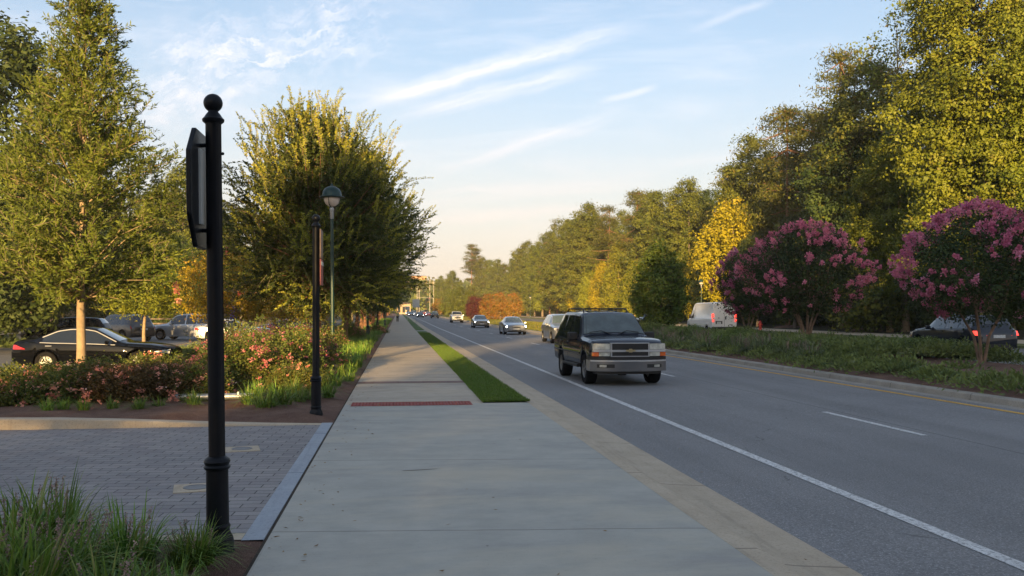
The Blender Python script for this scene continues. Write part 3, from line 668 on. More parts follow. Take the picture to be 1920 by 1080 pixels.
# ---- the small oak by the parked cars, and the dark trees on the left
p = tree_parts(31, 4.9, 1.8, [(1.85, .8), (2.3, 1.7), (3.1, 1.9), (3.9, 1.3), (4.7, .4)], 230, 60, .45, .13, .05, L_cyp, B_tan, .1)
plant('young_oak_tree', 'small round oak with lime green leaves and a straight trunk before the parked grey car', 'tree', p, (X(271, 45), 45, G(-13, 45) + .05))
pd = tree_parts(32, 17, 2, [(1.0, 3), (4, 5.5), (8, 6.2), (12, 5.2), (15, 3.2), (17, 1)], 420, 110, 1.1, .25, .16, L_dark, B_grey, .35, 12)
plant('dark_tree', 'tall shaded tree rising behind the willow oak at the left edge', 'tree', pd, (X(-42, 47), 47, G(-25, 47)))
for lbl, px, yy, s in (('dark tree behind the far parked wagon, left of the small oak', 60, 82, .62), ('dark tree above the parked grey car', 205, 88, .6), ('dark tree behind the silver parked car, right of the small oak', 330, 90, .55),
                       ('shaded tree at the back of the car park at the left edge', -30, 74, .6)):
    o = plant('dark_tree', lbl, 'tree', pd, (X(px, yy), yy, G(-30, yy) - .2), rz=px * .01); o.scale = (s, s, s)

# ---- shrubs and low plants
def shrub(seed, r, h, ncl, leafm, petal=None, nbl=0, L=.055, W=.04, per=55, npp=16, ps=.05, sq=1.0):
    rng = np.random.default_rng(seed)
    n = ncl; th = rng.uniform(0, 2 * PI, n); ph = np.arccos(rng.uniform(-.05, 1, n)); q = rng.uniform(.45, 1.0, n) ** .6
    lob = 1 + .16 * np.sin(3 * th + seed) + .12 * np.sin(5 * ph + th * 2)
    C = np.stack([r * q * lob * np.sin(ph) * np.cos(th), r * sq * q * lob * np.sin(ph) * np.sin(th), .08 + (h - .08) * q * np.cos(ph) * lob], 1)
    P = np.repeat(C, per, 0) + rng.normal(0, 1, (n * per, 3)) * r * .09; P[:, 2] = np.abs(P[:, 2])
    V = leaves(rng, P, unit(P + np.array([0, 0, .3])), L, W, .8)
    tone = np.repeat(rng.uniform(0, 1, n), per) * .6 + rng.uniform(0, 1, n * per) * .4
    # bare shoots poking out of the top
    k = ncl // 4; th2 = rng.uniform(0, 2 * PI, k); b = np.stack([r * .7 * np.cos(th2), r * .7 * np.sin(th2), np.full(k, h * .6)], 1) * rng.uniform(.3, 1, (k, 1))
    V2, t2, TW = sprays(rng, b, unit(b * np.array([1, 1, .4]) + np.array([0, 0, h * .8])), h * .62, 12, L * 1.1, W, .05, .9)
    V = np.concatenate([V, V2]); tone = np.concatenate([tone, t2])
    parts = [('foliage', quads_mesh('foliage', V, tone), leafm)]
    if petal:
        th = rng.uniform(0, 2 * PI, nbl); ph = np.arccos(rng.uniform(.1, 1, nbl)); ct = np.stack([r * np.sin(ph) * np.cos(th), r * sq * np.sin(ph) * np.sin(th), h * np.cos(ph)], 1) * rng.uniform(.93, 1.12, (nbl, 1))
        P = np.repeat(ct, npp, 0) + rng.normal(0, 1, (nbl * npp, 3)) * ps * .55
        Vb = leaves(rng, P, rng.normal(0, 1, (nbl * npp, 3)), ps, ps * .85, .8)
        parts.append(('blossom', quads_mesh('blossom', Vb, np.repeat(rng.uniform(0, 1, nbl), npp) * .7 + .3 * rng.uniform(0, 1, nbl * npp)), petal))
    return parts
RS = [shrub(41, .95, .78, 210, L_rose, P_rose, 75, ps=.06), shrub(42, 1.0, .85, 210, L_rose, P_rose, 40), shrub(43, 1.25, 1.35, 330, L_rose, P_rose2, 105, ps=.05), shrub(44, .9, .8, 190, L_rose, P_rose, 22),
      shrub(45, .95, .85, 190, leaf_mat('brown_rose_leaf', (.045, .045, .02), (.10, .075, .035), (.17, .10, .07)), P_rose, 60, ps=.045)]
for lbl, px, yy, v, s, z in (
    ('coral flowered rose bush nearest the left edge, its blooms lit by the sun', 20, 17.2, 0, 1.05, .0), ('rose bush left of the willow oak trunk, sunlit along its top', 98, 17.6, 0, .95, 0),
    ('leafy rose bush at the foot of the willow oak', 172, 18.6, 1, .95, 0), ('rose bush with brown seed heads in front of the saloon doors', 232, 17.8, 4, .95, 0),
    ('rose bush with pale faded blooms below the saloon bonnet', 300, 18.0, 4, 1.0, 0), ('olive green rose bush touching the left side of the near black post', 356, 18.3, 3, 1.0, 0),
    ('tall rose bush just right of the near black post', 452, 19.6, 2, .92, 0), ('largest pink rose bush, left of the second black post', 520, 22.5, 2, 1.06, 0),
    ('pink rose bush behind the largest one', 470, 26.5, 2, .95, 0), ('rose bush crowded against the second black post', 574, 25.0, 2, .88, 0),
    ('low rose bush at the back of the bed in front of the saloon boot', 66, 21.5, 1, .95, 0), ('orange tipped rose bush right behind the willow oak trunk', 205, 21.5, 1, .9, 0),
    ('green rose bush at the back of the bed beside the saloon front wheel', 288, 22.0, 3, 1.0, 0), ('rose bush beyond the rose bed, left of the lit elm trunk', 612, 42, 2, .8, 0),
    ('small rose bush with coral flowers far up beside the walk', 706, 70, 0, .8, 0), ('rose bush further up between the elm trunks', 655, 52, 2, .75, 0), ('dark rose bush low beside the green lamp foot', 560, 19.0, 3, .7, 0)):
    yy = yy - .45 * (px < 400 and yy < 20); x = X(px, yy); o = plant('rose_bush', lbl, 'rose bush', RS[v], (x, yy, G(x, yy) + .03 + z), rz=px * .013); o.scale = (s, s, s * (1 + .05 * math.sin(px)) * (.84 if px < 400 else .92))
hd = shrub(46, 1.0, .7, 200, L_juni)
for lbl, px, yy in (('small clipped hedge clump in the car park island beside the saloon nose', 376, 38), ('dark low hedge clump in the car park at the left edge', 18, 52)):
    o = plant('hedge', lbl, 'hedge', hd, (X(px, yy), yy, G(-10, yy)), rz=px); o.scale = (1.6, .8, .8)

def liriope(seed, n, ln, wd, sp, spikes=0):
    rng = np.random.default_rng(seed); V, tn = blades(rng, np.zeros((1, 3)), n, ln * 1.2, wd, sp, 5, 1.35)
    parts = [('leaves', quads_mesh('leaves', V, tn), L_liri)]
    if spikes:
        th = rng.uniform(0, 2 * PI, spikes); ln2 = ln * rng.uniform(.75, 1.0, spikes); lean = rng.uniform(.05, .35, spikes)
        k = 70; t = rng.uniform(.5, 1, (spikes, k)); base = np.stack([sp * .6 * np.cos(th), sp * .6 * np.sin(th), np.zeros(spikes)], 1)
        dr = unit(np.stack([np.cos(th) * lean, np.sin(th) * lean, np.ones(spikes)], 1))
        P = (base[:, None] + dr[:, None] * (ln2[:, None] * t)[..., None]).reshape(-1, 3) + rng.normal(0, .006, (spikes * k, 3))
        V = leaves(rng, P, rng.normal(0, 1, (spikes * k, 3)) + np.array([0, 0, .5]), .016, .012, .5)
        s2 = np.array([.0025, 0, 0]); st = np.stack([base - s2, base + s2, base + dr * ln2[:, None] + s2, base + dr * ln2[:, None] - s2], 1)
        parts.append(('flower_spike', quads_mesh('flower_spikes', np.concatenate([V, st]), np.concatenate([rng.uniform(0, 1, len(V)), np.zeros(len(st))])), P_lil))
    return parts
NL = [liriope(51, 210, .50, .021, .16, 5), liriope(52, 180, .44, .020, .14, 3), liriope(53, 280, .54, .022, .22, 6)]
for lbl, px, yy, v, s in (
    ('grass clump at the bottom left corner with yellowing blades', 30, 5.0, 2, 1.0), ('tall grass clump at the left edge reaching onto the pavers', 40, 6.35, 2, 1.02),
    ('grass clump with purple flower spikes, second from the left edge', 130, 5.7, 0, 1.0), ('dark bladed tall grass clump against the drive border, left', 105, 6.6, 0, 1.08),
    ('wide grass clump halfway between the left edge and the near post', 240, 6.15, 2, .82), ('grass clump at the bottom edge below the spiked clump', 200, 5.0, 1, 1.0),
    ('small grass clump with a few spikes just left of the post foot', 348, 6.1, 1, .62), ('grass clump overlapping the foot of the near black post', 375, 6.2, 1, .72),
    ('small grass clump at the bottom edge nearest the sidewalk', 340, 5.35, 1, .6), ('grass clump at the very left bottom behind others', -10, 5.6, 2, 1.0), ('lush grass clump at the left bottom, third in', 75, 5.4, 0, 1.1), ('pale thin grass clump on the mulch near the bottom', 285, 5.5, 1, .55)):
    x = X(px, yy); o = plant('liriope_clump', lbl, 'grass clump', NL[v], (x, yy, G(x, yy) + .02), rz=px * .7); o.scale = (s, s, s)
BL = [liriope(54, 150, .42, .018, .12), liriope(55, 130, .36, .018, .14)]
rr = random.Random(3)
spots = [(px, 15.5 + .3 * (i % 2), .66) for i, px in enumerate((92, 122, 160, 214, 262, 300))]
spots2 = [(px, yy, s) for px, yy, s in ((365, 16.1, .8), (395, 17.2, .7), (470, 16.2, 1.05), (500, 15.4, 1.15), (532, 15.7, 1.1), (560, 16.6, 1.05), (485, 17.6, 1.0), (520, 17.2, 1.05), (552, 18.0, 1.0), (585, 16.9, .95),
                                      (616, 17.4, .95), (605, 18.8, 1.0), (630, 20.0, 1.0), (655, 21.4, .95), (640, 23, 1.0), (620, 22, .9), (575, 20, .95), (660, 24.5, 1.0), (672, 26.5, .95))]
for i, (px, yy, s) in enumerate(spots):
    x = X(px, yy); o = plant('liriope_clump', NTH[i] + ' from the left of six grass tufts along the front of the rose bed', 'grass clump', BL[i % 2], (x, yy, G(x, yy) + .06), 'tufts along the front of the rose bed', rz=i * 1.3); o.scale = (s, s, s)
for i, (px, yy, s) in enumerate(spots2):
    x = X(px, yy); o = plant('liriope_clump', NTH[sorted(q[0] for q in spots2).index(px)] + ' from the left of the arching grass clumps round the second black post', 'grass clump', BL[i % 2], (x, yy, G(x, yy) + .06), 'grass clumps around the second post', rz=i * 2.3); o.scale = (s, s, s)
rng = np.random.default_rng(60)
n = 1500; cy = 26 + 150 * rng.uniform(0, 1, n) ** 1.7; cx = -1.35 - 4.4 * rng.uniform(0, 1, n) ** 1.2; cz = np.array([G(-2, a) + .05 for a in cy])
V, tn = blades(rng, np.stack([cx, cy, cz], 1), 26, .42, .028, .26, 3)
tag(link('walkside_groundcover', quads_mesh('walkside_groundcover', V, tn), L_liri), 'low grassy ground cover filling the bed beside the walk', 'ground cover', kind='stuff')
n = 30000; cy = 16.62 + 55 * rng.uniform(0, 1, n) ** 1.8; cx = rng.uniform(1.575, 2.47, n); cz = np.array([rise(a) for a in cy]) + .02
V, tn = blades(rng, np.stack([cx, cy, cz], 1), 3, .055, .007, .03, 2)
tag(link('grass_blades', quads_mesh('grass_blades', V, tn), leaf_mat('turf_blades', (.055, .12, .022), (.10, .20, .035), (.19, .20, .07))), 'short mown grass growing on the strip by the kerb', 'grass', kind='stuff')
n = 420; lx = np.where(rng.uniform(0, 1, n) < .6, -.97 + np.abs(rng.normal(0, .25, n)), rng.uniform(-.9, 4.3, n)); ly = 3 + 40 * rng.uniform(0, 1, n) ** 1.4; lz = np.array([G(a, b) for a, b in zip(lx, ly)]) + .006
LQ = leaves(rng, np.stack([lx, ly, lz], 1), np.stack([rng.normal(0, 1, n), rng.normal(0, 1, n), np.zeros(n)], 1), .045, .022, .05); LQ[:, :, 2] = lz[:, None] + rng.uniform(0, .012, (n, 4))
tag(link('fallen_leaves', quads_mesh('fallen_leaves', LQ, rng.uniform(0, 1, n)), leaf_mat('dry_leaf', (.10, .06, .03), (.20, .13, .06), (.30, .22, .10))), 'dry fallen leaves scattered on the walk and gutter', 'fallen leaves', kind='stuff')
n = 9000; cy = 74 + 120 * rng.uniform(0, 1, n) ** 1.5; cx = rng.uniform(12.3, 19.4, n); cz = np.array([G(a, b) for a, b in zip(cx, cy)])
V, tn = blades(rng, np.stack([cx, cy, cz], 1), 5, .16, .03, .2, 2)
tag(link('median_grass', quads_mesh('median_grass', V, tn), leaf_mat('dry_blades', (.07, .10, .02), (.14, .16, .03), (.28, .18, .06))), 'sunlit rough grass on the far part of the median', 'grass', kind='stuff')
# ---- median planting
def mats_of(rng, spots, L, W, per, hgt, spread):
    C = np.array([(x, y, G(x, y)) for x, y in spots]); n = len(C); P = np.repeat(C, per, 0)
    d_ = rng.normal(0, spread, (n * per, 2)); hl = np.where(((C[:, 1] < 26) & (C[:, 0] < 15)) | (C[:, 0] < 14.2), .6, 1.0 + .3 * np.sin(C[:, 0] * 1.9 + C[:, 1] * .8) * np.sin(C[:, 1] * .9)); hh = np.repeat(hgt * hl * rng.uniform(.55, 1.15, n), per)
    P[:, 0] += d_[:, 0]; P[:, 1] += d_[:, 1]; P[:, 2] += hh * np.exp(-(d_ ** 2).sum(1) / (2 * (spread * 1.2) ** 2)) * rng.uniform(.3, 1.0, n * per)
    ax = np.stack([d_[:, 0], d_[:, 1], np.full(n * per, spread * .9)], 1)
    return leaves(rng, P, unit(ax), L, W, .5), np.repeat(rng.uniform(0, 1, n), per) * .6 + .4 * rng.uniform(0, 1, n * per)
rng = np.random.default_rng(61); sp = []
while len(sp) < 1500:
    x, y = rng.uniform(12.5, 19.2), 16 + 58 * rng.uniform() ** 1.15
    bare = 13.7 + .3 * math.sin(y * 2) < x < 18.2 and 15 < y < 25.6 + .4 * math.sin(x * 3)
    if bare or (x < 13.0 and rng.uniform() < .3) or False: continue
    sp.append((x, y))
V, tn = mats_of(rng, sp, .14, .05, 95, .46, .27)
tag(link('juniper_groundcover', quads_mesh('juniper_groundcover', V, tn), L_juni), 'dark green spreading juniper covering the median bed', 'ground cover', kind='stuff')
lav = liriope(57, 300, .50, .024, .26, 12); lav[0] = (lav[0][0], lav[0][1], L_lav)
for i in range(34):
    yy = 27.5 + i * 1.05 + rr.uniform(-.3, .3); xx = 13.25 + rr.uniform(-.25, .45) + (i % 2) * .7
    o = plant('spiky_grass_clump', NTH[i] + ' from the near end of the lilac spiked clumps along the median kerb', 'grass clump', lav, (xx, yy, G(xx, yy)), 'lilac spiked clumps along the median kerb', rz=i * 1.1); s = rr.uniform(1.0, 1.3); o.scale = (s * 1.25, s * 1.25, s)
jr = shrub(47, 1.0, .75, 260, L_juni, L=.07, W=.04)
for i, (xx, yy, s) in enumerate(((18.2, 27.5, 1.0), (18.5, 29.8, 1.1), (18.3, 32.4, 1.0), (15.6, 27.2, .8), (14.6, 30.0, .9), (14.9, 44, 1.0), (14.5, 49, 1.1), (15.3, 54, 1.1), (14.4, 58, 1.0), (15.6, 63, 1.1), (14.4, 36.5, .95), (15.8, 39.5, 1.0))):
    o = plant('juniper_shrub', NTH[i] + ' of the rounded juniper shrubs on the median, counted from the right crape myrtle', 'shrub', jr, (xx, yy, G(xx, yy)), 'rounded juniper shrubs on the median', rz=i * 1.9); o.scale = (s * 1.15, s * 1.15, s * (.62 if yy < 34 else .75))
md = tree_parts(33, 5.4, .9, [(.55, .7), (1.0, 1.4), (2.2, 1.75), (3.6, 1.45), (4.8, .9), (5.6, .2)], 330, 70, .36, .15, .08, leaf_mat('young_oak_leaf', (.03, .06, .012), (.075, .11, .02), (.12, .10, .03)), B_pine, .08)
plant('young_oak_tree', 'small pointed green tree standing on the median just right of the black four by four', 'tree', md, (X(1238, 52), 52, G(16, 52)))
og = tree_parts(34, 3.9, .6, [(.3, .8), (1.0, 1.2), (2.4, 1.35), (3.3, .95), (4.0, .3)], 150, 45, .45, .16, .09, L_org, B_grey, .07)
for lbl, px, yy, s in (('left one of three rusty orange bushes beyond the oncoming cars', 915, 140, 1.0), ('middle one of three rusty orange bushes beyond the oncoming cars', 938, 138, 1.05), ('right one of three rusty orange bushes, above the silver saloon', 963, 135, 1.02),
                       ('small orange bush at the far end of the road', 821, 255, 1.15)):
    o = plant('orange_bush', lbl, 'bush', og, (X(px, yy), yy, G(17, yy)), rz=px); o.scale = (s, s, s)
pp = [(q[0], q[1].copy(), L_purp if q[0] == 'crown' else q[2]) for q in og]; pp[1][1].materials.clear()
for lbl, px, yy, s in (('left dark purple bush before the orange ones', 887, 143, .85), ('right dark purple bush touching the orange ones', 899, 141, .8), ('dark purple bush beside the far orange bush', 833, 258, 1.1)):
    o = plant('purple_bush', lbl, 'bush', pp, (X(px, yy), yy, G(17, yy)), rz=px); o.scale = (s, s, s * 1.1)
gb = tree_parts(35, 7, .6, [(.3, 1.5), (1.5, 2.8), (4, 3.1), (6, 1.8), (7, .5)], 170, 110, .7, .17, .12, L_forA, B_grey, .1)
for lbl, px, yy, s in (('rounded green bush behind the white pickup', 868, 200, 1.0), ('rounded green bush left of the pickup roof', 850, 235, 1.05)):
    o = plant('green_bush', lbl, 'bush', gb, (X(px, yy), yy, G(20, yy)), rz=px); o.scale = (s, s, s)

# ---- the wood on the right
prA = [(2, 2.2), (6, 4.4), (11, 5.0), (16, 4.2), (20, 2.4), (22, .6)]
A = [tree_parts(70 + i, 22, 5, [(a * (1 + .04 * i), b * (1 + .12 * math.sin(i * 2))) for a, b in prA], 400, 105, .95, .25, .19, L_forA, B_grey, .28, 10, lobes=.32, flat=.6) for i in range(3)]
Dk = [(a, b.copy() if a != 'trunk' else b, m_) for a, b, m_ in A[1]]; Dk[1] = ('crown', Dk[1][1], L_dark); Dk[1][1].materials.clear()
def pine(seed, h, lo):
    rng = np.random.default_rng(seed); mb = MB(); pts, rad = trunk_pts(rng, h * .97, .24, .05, 1.3, 12, .2); mb.tube(pts, rad, 9); Vs = []; Ts = []
    for i in range(52):
        z = lo + (h - lo) * rng.uniform() ** .8; th = i * 2.4; t = (z - lo) / (h - lo); rr = (3.6 * (1 - t) ** .6 + .8) * rng.uniform(.5, 1.05) * min(1, .45 + t * 3)
        e = np.array([rr * math.cos(th), rr * math.sin(th), z + .2 * rr]); k = min(int(np.searchsorted([p[2] for p in pts], z - .3)), 11)
        mb.tube([pts[k], ((pts[k][0] + e[0]) / 2, (pts[k][1] + e[1]) / 2, (pts[k][2] + e[2]) / 2 - .1), tuple(e)], [.07, .05, .02], 5)
        m = 5; ct = e * rng.uniform(.5, 1.02, (m, 1)) * np.array([1, 1, 0]) + np.array([0, 0, 1]) * (z + rng.normal(0, .18, (m, 1))) + rng.normal(0, .35, (m, 3)) * np.array([1, 1, .3])
        per = 42; P = np.repeat(ct, per, 0) + rng.normal(0, 1, (m * per, 3)) * np.array([.5, .5, .2])
        Vs.append(leaves(rng, P, unit(rng.normal(0, 1, (m * per, 3)) + np.array([0, 0, .6])), .34, .10, .4)); Ts.append(np.repeat(rng.uniform(0, 1, m), per) * .6 + .4 * rng.uniform(0, 1, m * per))
    return [('trunk', mb.mesh('trunk'), B_pine), ('crown', quads_mesh('crown', np.concatenate(Vs), np.concatenate(Ts)), L_forB)]
Pn = [pine(80, 22, 8), pine(81, 24, 12), pine(82, 20, 5)]
big = tree_parts(90, 25, 3, [(2.2, 2.6), (5, 4.4), (9, 5.2), (14, 5.4), (19, 4.6), (23, 2.8), (25.5, .8)], 820, 210, .8, .165, .14, L_forD, B_tan, .33, 26, lobes=.3, flat=.7, inner=.3)
big2 = tree_parts(91, 21, 3, [(3, 1.6), (6, 3.4), (10, 4.2), (14, 4.0), (18, 2.6), (20.5, .7)], 540, 180, .75, .16, .135, L_forD, B_tan, .28, 22, lobes=.36, flat=.6, inner=.3)
sparse = tree_parts(92, 23, 8, [(10, 1.5), (14, 3.0), (19, 3.4), (22, 2.6), (24, .8)], 100, 34, .7, .2, .14, L_oak, B_tan, .22, 40, lobes=.35, flat=.8, inner=.2)
yl = tree_parts(93, 12.5, 1.5, [(1.5, 1.6), (3.5, 3.0), (7, 3.4), (10, 2.4), (12.5, .6)], 300, 50, .7, .22, .17, L_yel, B_grey, .16, 14, lobes=.25)
cy_ = [tree_parts(94 + i, 9.5, 1.5, [(1.4, 1.4), (2.6, 2.1), (5, 1.9), (7.5, 1.1), (9.5, .2)], 260, 60, .5, .2, .1, leaf_mat('lime_cypress_leaf', (.09, .12, .014), (.18, .20, .02), (.22, .18, .03)), B_tan, .12, 16, lobes=.15, inner=.3) for i in range(2)]
cyy = [(q[0], q[1].copy() if q[0] == 'crown' else q[1], L_yel if q[0] == 'crown' else q[2]) for q in cy_[1]]; cyy[1][1].materials.clear()
def put(parts, nm, lbl, px, yy, s=1.0, cat='tree', group=None, dz=0.0):
    if px > 985 and X(px, yy) < 35.5:                # keep clear of the far carriageway and its walk
        y2 = 35.8 / X(px, 1.0); s *= y2 / yy; yy = y2
    x = X(px, yy); o = plant(nm, lbl, cat, parts, (x, yy, G(x, yy) - .1 + dz), group, rz=px * .37); o.scale = (s, s, s); return o
put(big, 'tulip_tree', 'tallest bright green tree filling the top right corner', 1850, 50, 1.0)
put(big2, 'tulip_tree', 'bright green tree at the right edge beside the tallest one', 1985, 46, .95)
put(big2, 'tulip_tree', 'sunlit tree with hanging green lobes between the two pink crape myrtle crowns', 1668, 58, .66)
put(sparse, 'thin_tree', 'tall sparse tree with bare upper branches against the sky left of the tallest tree', 1697, 60, 1.05)
put(A[0], 'broadleaf_tree', 'large tree left of the sparse one with a leaning lit branch', 1640, 66, .98)
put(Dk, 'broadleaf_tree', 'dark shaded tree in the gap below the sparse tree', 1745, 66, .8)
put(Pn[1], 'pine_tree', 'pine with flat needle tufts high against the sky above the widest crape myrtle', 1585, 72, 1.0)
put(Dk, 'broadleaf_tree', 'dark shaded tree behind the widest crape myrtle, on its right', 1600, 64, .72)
put(Pn[0], 'pine_tree', 'tall pine with an orange lit trunk above the crape myrtles', 1478, 84, 1.02)
put(A[1], 'broadleaf_tree', 'rounded tree on the skyline left of the tall lit pine', 1530, 88, 1.0)
put(A[2], 'broadleaf_tree', 'tree behind the yellow one, right half', 1410, 98, .93)
put(Pn[2], 'pine_tree', 'bushy pine above the yellow tree', 1370, 108, 1.0)
put(yl, 'yellow_tree', 'bright yellow tree behind the white van and small crape myrtle', 1372, 82, .98)
put(yl, 'yellow_tree', 'low yellow green tree just above the white van roof', 1305, 86, .55)
put(A[0], 'broadleaf_tree', 'broad tree on the skyline behind the small median tree', 1290, 122, .92)
put(Pn[0], 'pine_tree', 'pine on the skyline with rounded top, above the small median tree', 1195, 140, .98)
put(A[1], 'broadleaf_tree', 'tree on the skyline between the two rounded pines', 1240, 132, .9)
put(Pn[2], 'pine_tree', 'darker pine where the skyline starts to drop to the left', 1140, 152, 1.0)
put(A[2], 'broadleaf_tree', 'tree left of the darker pine on the falling skyline', 1100, 168, .95)
put(cy_[0], 'cypress_tree', 'green feathery tree directly behind the black four by four', 1160, 96, .95)
put(cy_[0], 'cypress_tree', 'pale green feathery tree with a visible light trunk left of the silver crossover', 1018, 172, 1.05)
put(cyy, 'cypress_tree', 'golden feathery tree above the silver crossover', 1062, 150, 1.05)
put(cy_[1], 'cypress_tree', 'feathery tree right above the roof rack of the black four by four', 1110, 132, 1.0)
put(cyy, 'cypress_tree', 'golden feathery tree right of the roof rack', 1128, 118, .85)
put(cyy, 'cypress_tree', 'lime feathery tree next to the orange bushes', 992, 190, .9)
put(cyy, 'cypress_tree', 'golden feathery tree left of the small median tree', 1086, 160, 1.1)
put(cy_[1], 'cypress_tree', 'green feathery tree behind the orange trunked one', 1190, 104, .8)
put(Dk, 'dark_tree', 'low dark tree behind the widest crape myrtle trunks', 1490, 62, .38)
put(Dk, 'dark_tree', 'low dark tree between the crape myrtles, behind the pale sidewalk', 1650, 52, .36)
put(Dk, 'dark_tree', 'low dark tree behind the black crossover', 1760, 50, .36)
put(Dk, 'dark_tree', 'low dark tree at the right edge behind the myrtle', 1900, 50, .34)
put(Dk, 'dark_tree', 'low dark tree behind the fire hydrant', 1420, 78, .4)
put(Dk, 'dark_tree', 'low dark tree left of the fire hydrant behind the van', 1340, 88, .4)
put(gb, 'green_bush', 'grey green bush between the crape myrtles', 1640, 44, .95, 'bush')
put(Pn[1], 'pine_tree', 'left one of two tall bare stemmed pines at the far end', 884, 330, 1.1)
put(Pn[1], 'pine_tree', 'right one of two tall bare stemmed pines at the far end', 893, 336, 1.05)
put(A[0], 'broadleaf_tree', 'large rounded tree standing alone left of the two bare stemmed pines', 848, 300, .68)
put(A[2], 'broadleaf_tree', 'rounded tree just left of the lone large one', 826, 330, .6)
rr = random.Random(8); kinds = [A[0], A[1], A[2], Pn[0], Pn[2], A[1]]
for i, px in enumerate(range(905, 1105, 14)):
    yy = 36.5 / max(.02, (px - 747) / 1650) * rr.uniform(.97, 1.05); yy = min(yy, 330)
    put(kinds[i % 6], 'wood_tree', NTH[i] + ' from the left of the trees on the skyline above the orange bushes', px, yy, rr.uniform(.8, .98), group='trees of the distant wood')
for i in range(46):
    yy = 60 + i * 6.2 + rr.uniform(-3, 3); xx = 46 + rr.uniform(0, 7) + 7 * (i % 2) + (4 if yy < 90 else 0)
    o = plant('wood_tree', 'tree packed in the shaded depth of the wood behind the front row', 'tree', kinds[(i * 5) % 6] if i % 3 else Dk, (xx, yy, G(xx, yy) - .2), 'trees in the depth of the wood', rz=i); s = rr.uniform(.86, 1.02); o.scale = (s, s, s)
for i in range(30):
    yy = 58 + i * 8.2 + rr.uniform(-2, 2); xx = 38.5 + rr.uniform(0, 4)
    o = plant('understorey_tree', 'low bushy tree filling the edge of the wood under the tall trees', 'tree', gb, (xx, yy, G(xx, yy) - .2), 'low trees along the edge of the wood', rz=i * 2.1); s = rr.uniform(.9, 1.5); o.scale = (s, s, s)
# distant treeline beyond the car park, and the wood on the far hill
for i, (px, yy, s) in enumerate(((300, 125, .85), (338, 120, .95), (372, 130, .8), (410, 128, .75), (455, 140, .8), (240, 122, .8), (180, 120, .8), (120, 118, .8), (60, 116, .85), (0, 112, .9), (520, 150, .7), (600, 160, .7), (660, 170, .7))):
    x = X(px, yy); o = plant('broadleaf_tree', NTH[sorted((0, 60, 120, 180, 240, 300, 338, 372, 410, 455, 520, 600, 660)).index(px)] + ' from the left in the tree line closing the car park', 'tree', [A[1], A[0]][i % 2], (x, yy, rise(yy) - .3), 'trees closing the car park', rz=i); o.scale = (s, s, s)
rng = np.random.default_rng(99); n = 2600; hx = rng.uniform(-220, 330, n); hy = 440 + 480 * rng.uniform(0, 1, n) ** 1.2; hz_ = np.array([hill_z(a, b) for a, b in zip(hx, hy)])
per = 26; rad = rng.uniform(3.0, 5.5, n); C = np.repeat(np.stack([hx, hy, hz_ + 5.5 + rng.uniform(-1.5, 2.5, n)], 1), per, 0)
P = C + unit(rng.normal(0, 1, (n * per, 3))) * (np.repeat(rad, per) * rng.uniform(.6, 1.0, n * per))[:, None] * np.array([1, 1, 1.15])
V = leaves(rng, P, unit(P - C + np.array([0, 0, 1])), 2.6, 2.0, .6)
tag(link('hillside_wood', quads_mesh('hillside_wood', V, np.repeat(rng.uniform(0, 1, n), per)), L_forA), 'hazy wooded hillside beyond the end of the road', 'wood', kind='stuff')
# trees behind the camera whose shade lies over the near road and walk
rr = random.Random(4)
for i in range(15):
    xx = -14.5 + i * 3.6; yy = -27 - 3 * (i % 3); s = [.95, .86, 1.0, .84, .92][i % 5] * (.5 if i < 2 else .85 if i < 4 else 1.12 if i < 8 else 1)
    o = plant('dark_tree', 'shade tree standing behind the viewer across the side street', 'tree', pd, (xx, yy, -.2), 'shade trees behind the viewer', rz=i * 1.9); o.scale = (s, s, s * (1.0 + .08 * math.sin(i * 2.3)))
hi = tree_parts(36, 15.5, 11, [(11.3, 1.6), (12.6, 3.4), (14.2, 3.0), (15.6, 1.0)], 150, 60, .8, .34, .22, L_dark, B_pine, .3, 10)  # unseen high crown, shaped to throw shade on the nearest elm's lower half
for xx, yy in ((-13.6, -27),):
    plant('unseen_shade_tree', 'unseen tall clear stemmed tree added to shade the lower elm crown', 'tree', hi, (xx, yy, -.2), 'unseen trees added to shade the elm', rz=xx)
for i in range(16):  # added out of view so the black saloon mirrors dark foliage, not sky
    o = plant('dark_tree', 'low unseen tree added to darken reflections in the black saloon', 'tree', pd, (-22.5 - i * 3.4, -31 - 2 * (i % 2), -.3), 'low trees added to darken car reflections', rz=i * 1.3); o.scale = (.46, .46, .42)
# ================================================================== VEHICLES
def paint(name, col, rough=.22, metal=.25, coat=1.0): return mat(name, col, rough, metal, var=.03, scale=2, coat=coat)
V_black = mat('black_paint', (.003, .0035, .005), .6, 0, var=.03, coat=.5, spec=.0)
V_navy = mat('dark_blue_paint', (.008, .012, .022), .55, 0, var=.03, coat=.8, spec=.1)
V_silver = paint('silver_paint', (.33, .35, .38), .3, .7)
V_grey = paint('grey_paint', (.075, .072, .07), .28, .5)
V_white = paint('white_paint', (.72, .71, .68), .3, .0)
V_beige = paint('grey_beige_paint', (.17, .16, .145), .3, .5)
V_red = paint('red_paint', (.30, .015, .02), .25, .1)
V_sil2 = paint('pale_silver_paint', (.50, .52, .54), .32, .6)
V_pewter = paint('pewter_bumper', (.16, .165, .175), .35, .6)
K_glass = mat('car_glass', (.012, .016, .02), .05, 0, var=.02, spec=.8, coat=.6)
K_glass2 = mat('clearer_car_glass', (.06, .085, .086), .06, 0, var=.25, scale=2.5, spec=.8, coat=.5)
K_rub = mat('tyre_rubber', (.009, .009, .010), .9, bump=.2, scale=20, spec=.15)
K_plast = mat('black_plastic', (.015, .015, .016), .55)
K_rim = mat('alloy_rim', (.22, .225, .23), .4, .5)
K_chrome = mat('chrome', (.55, .56, .58), .16, 1.0)
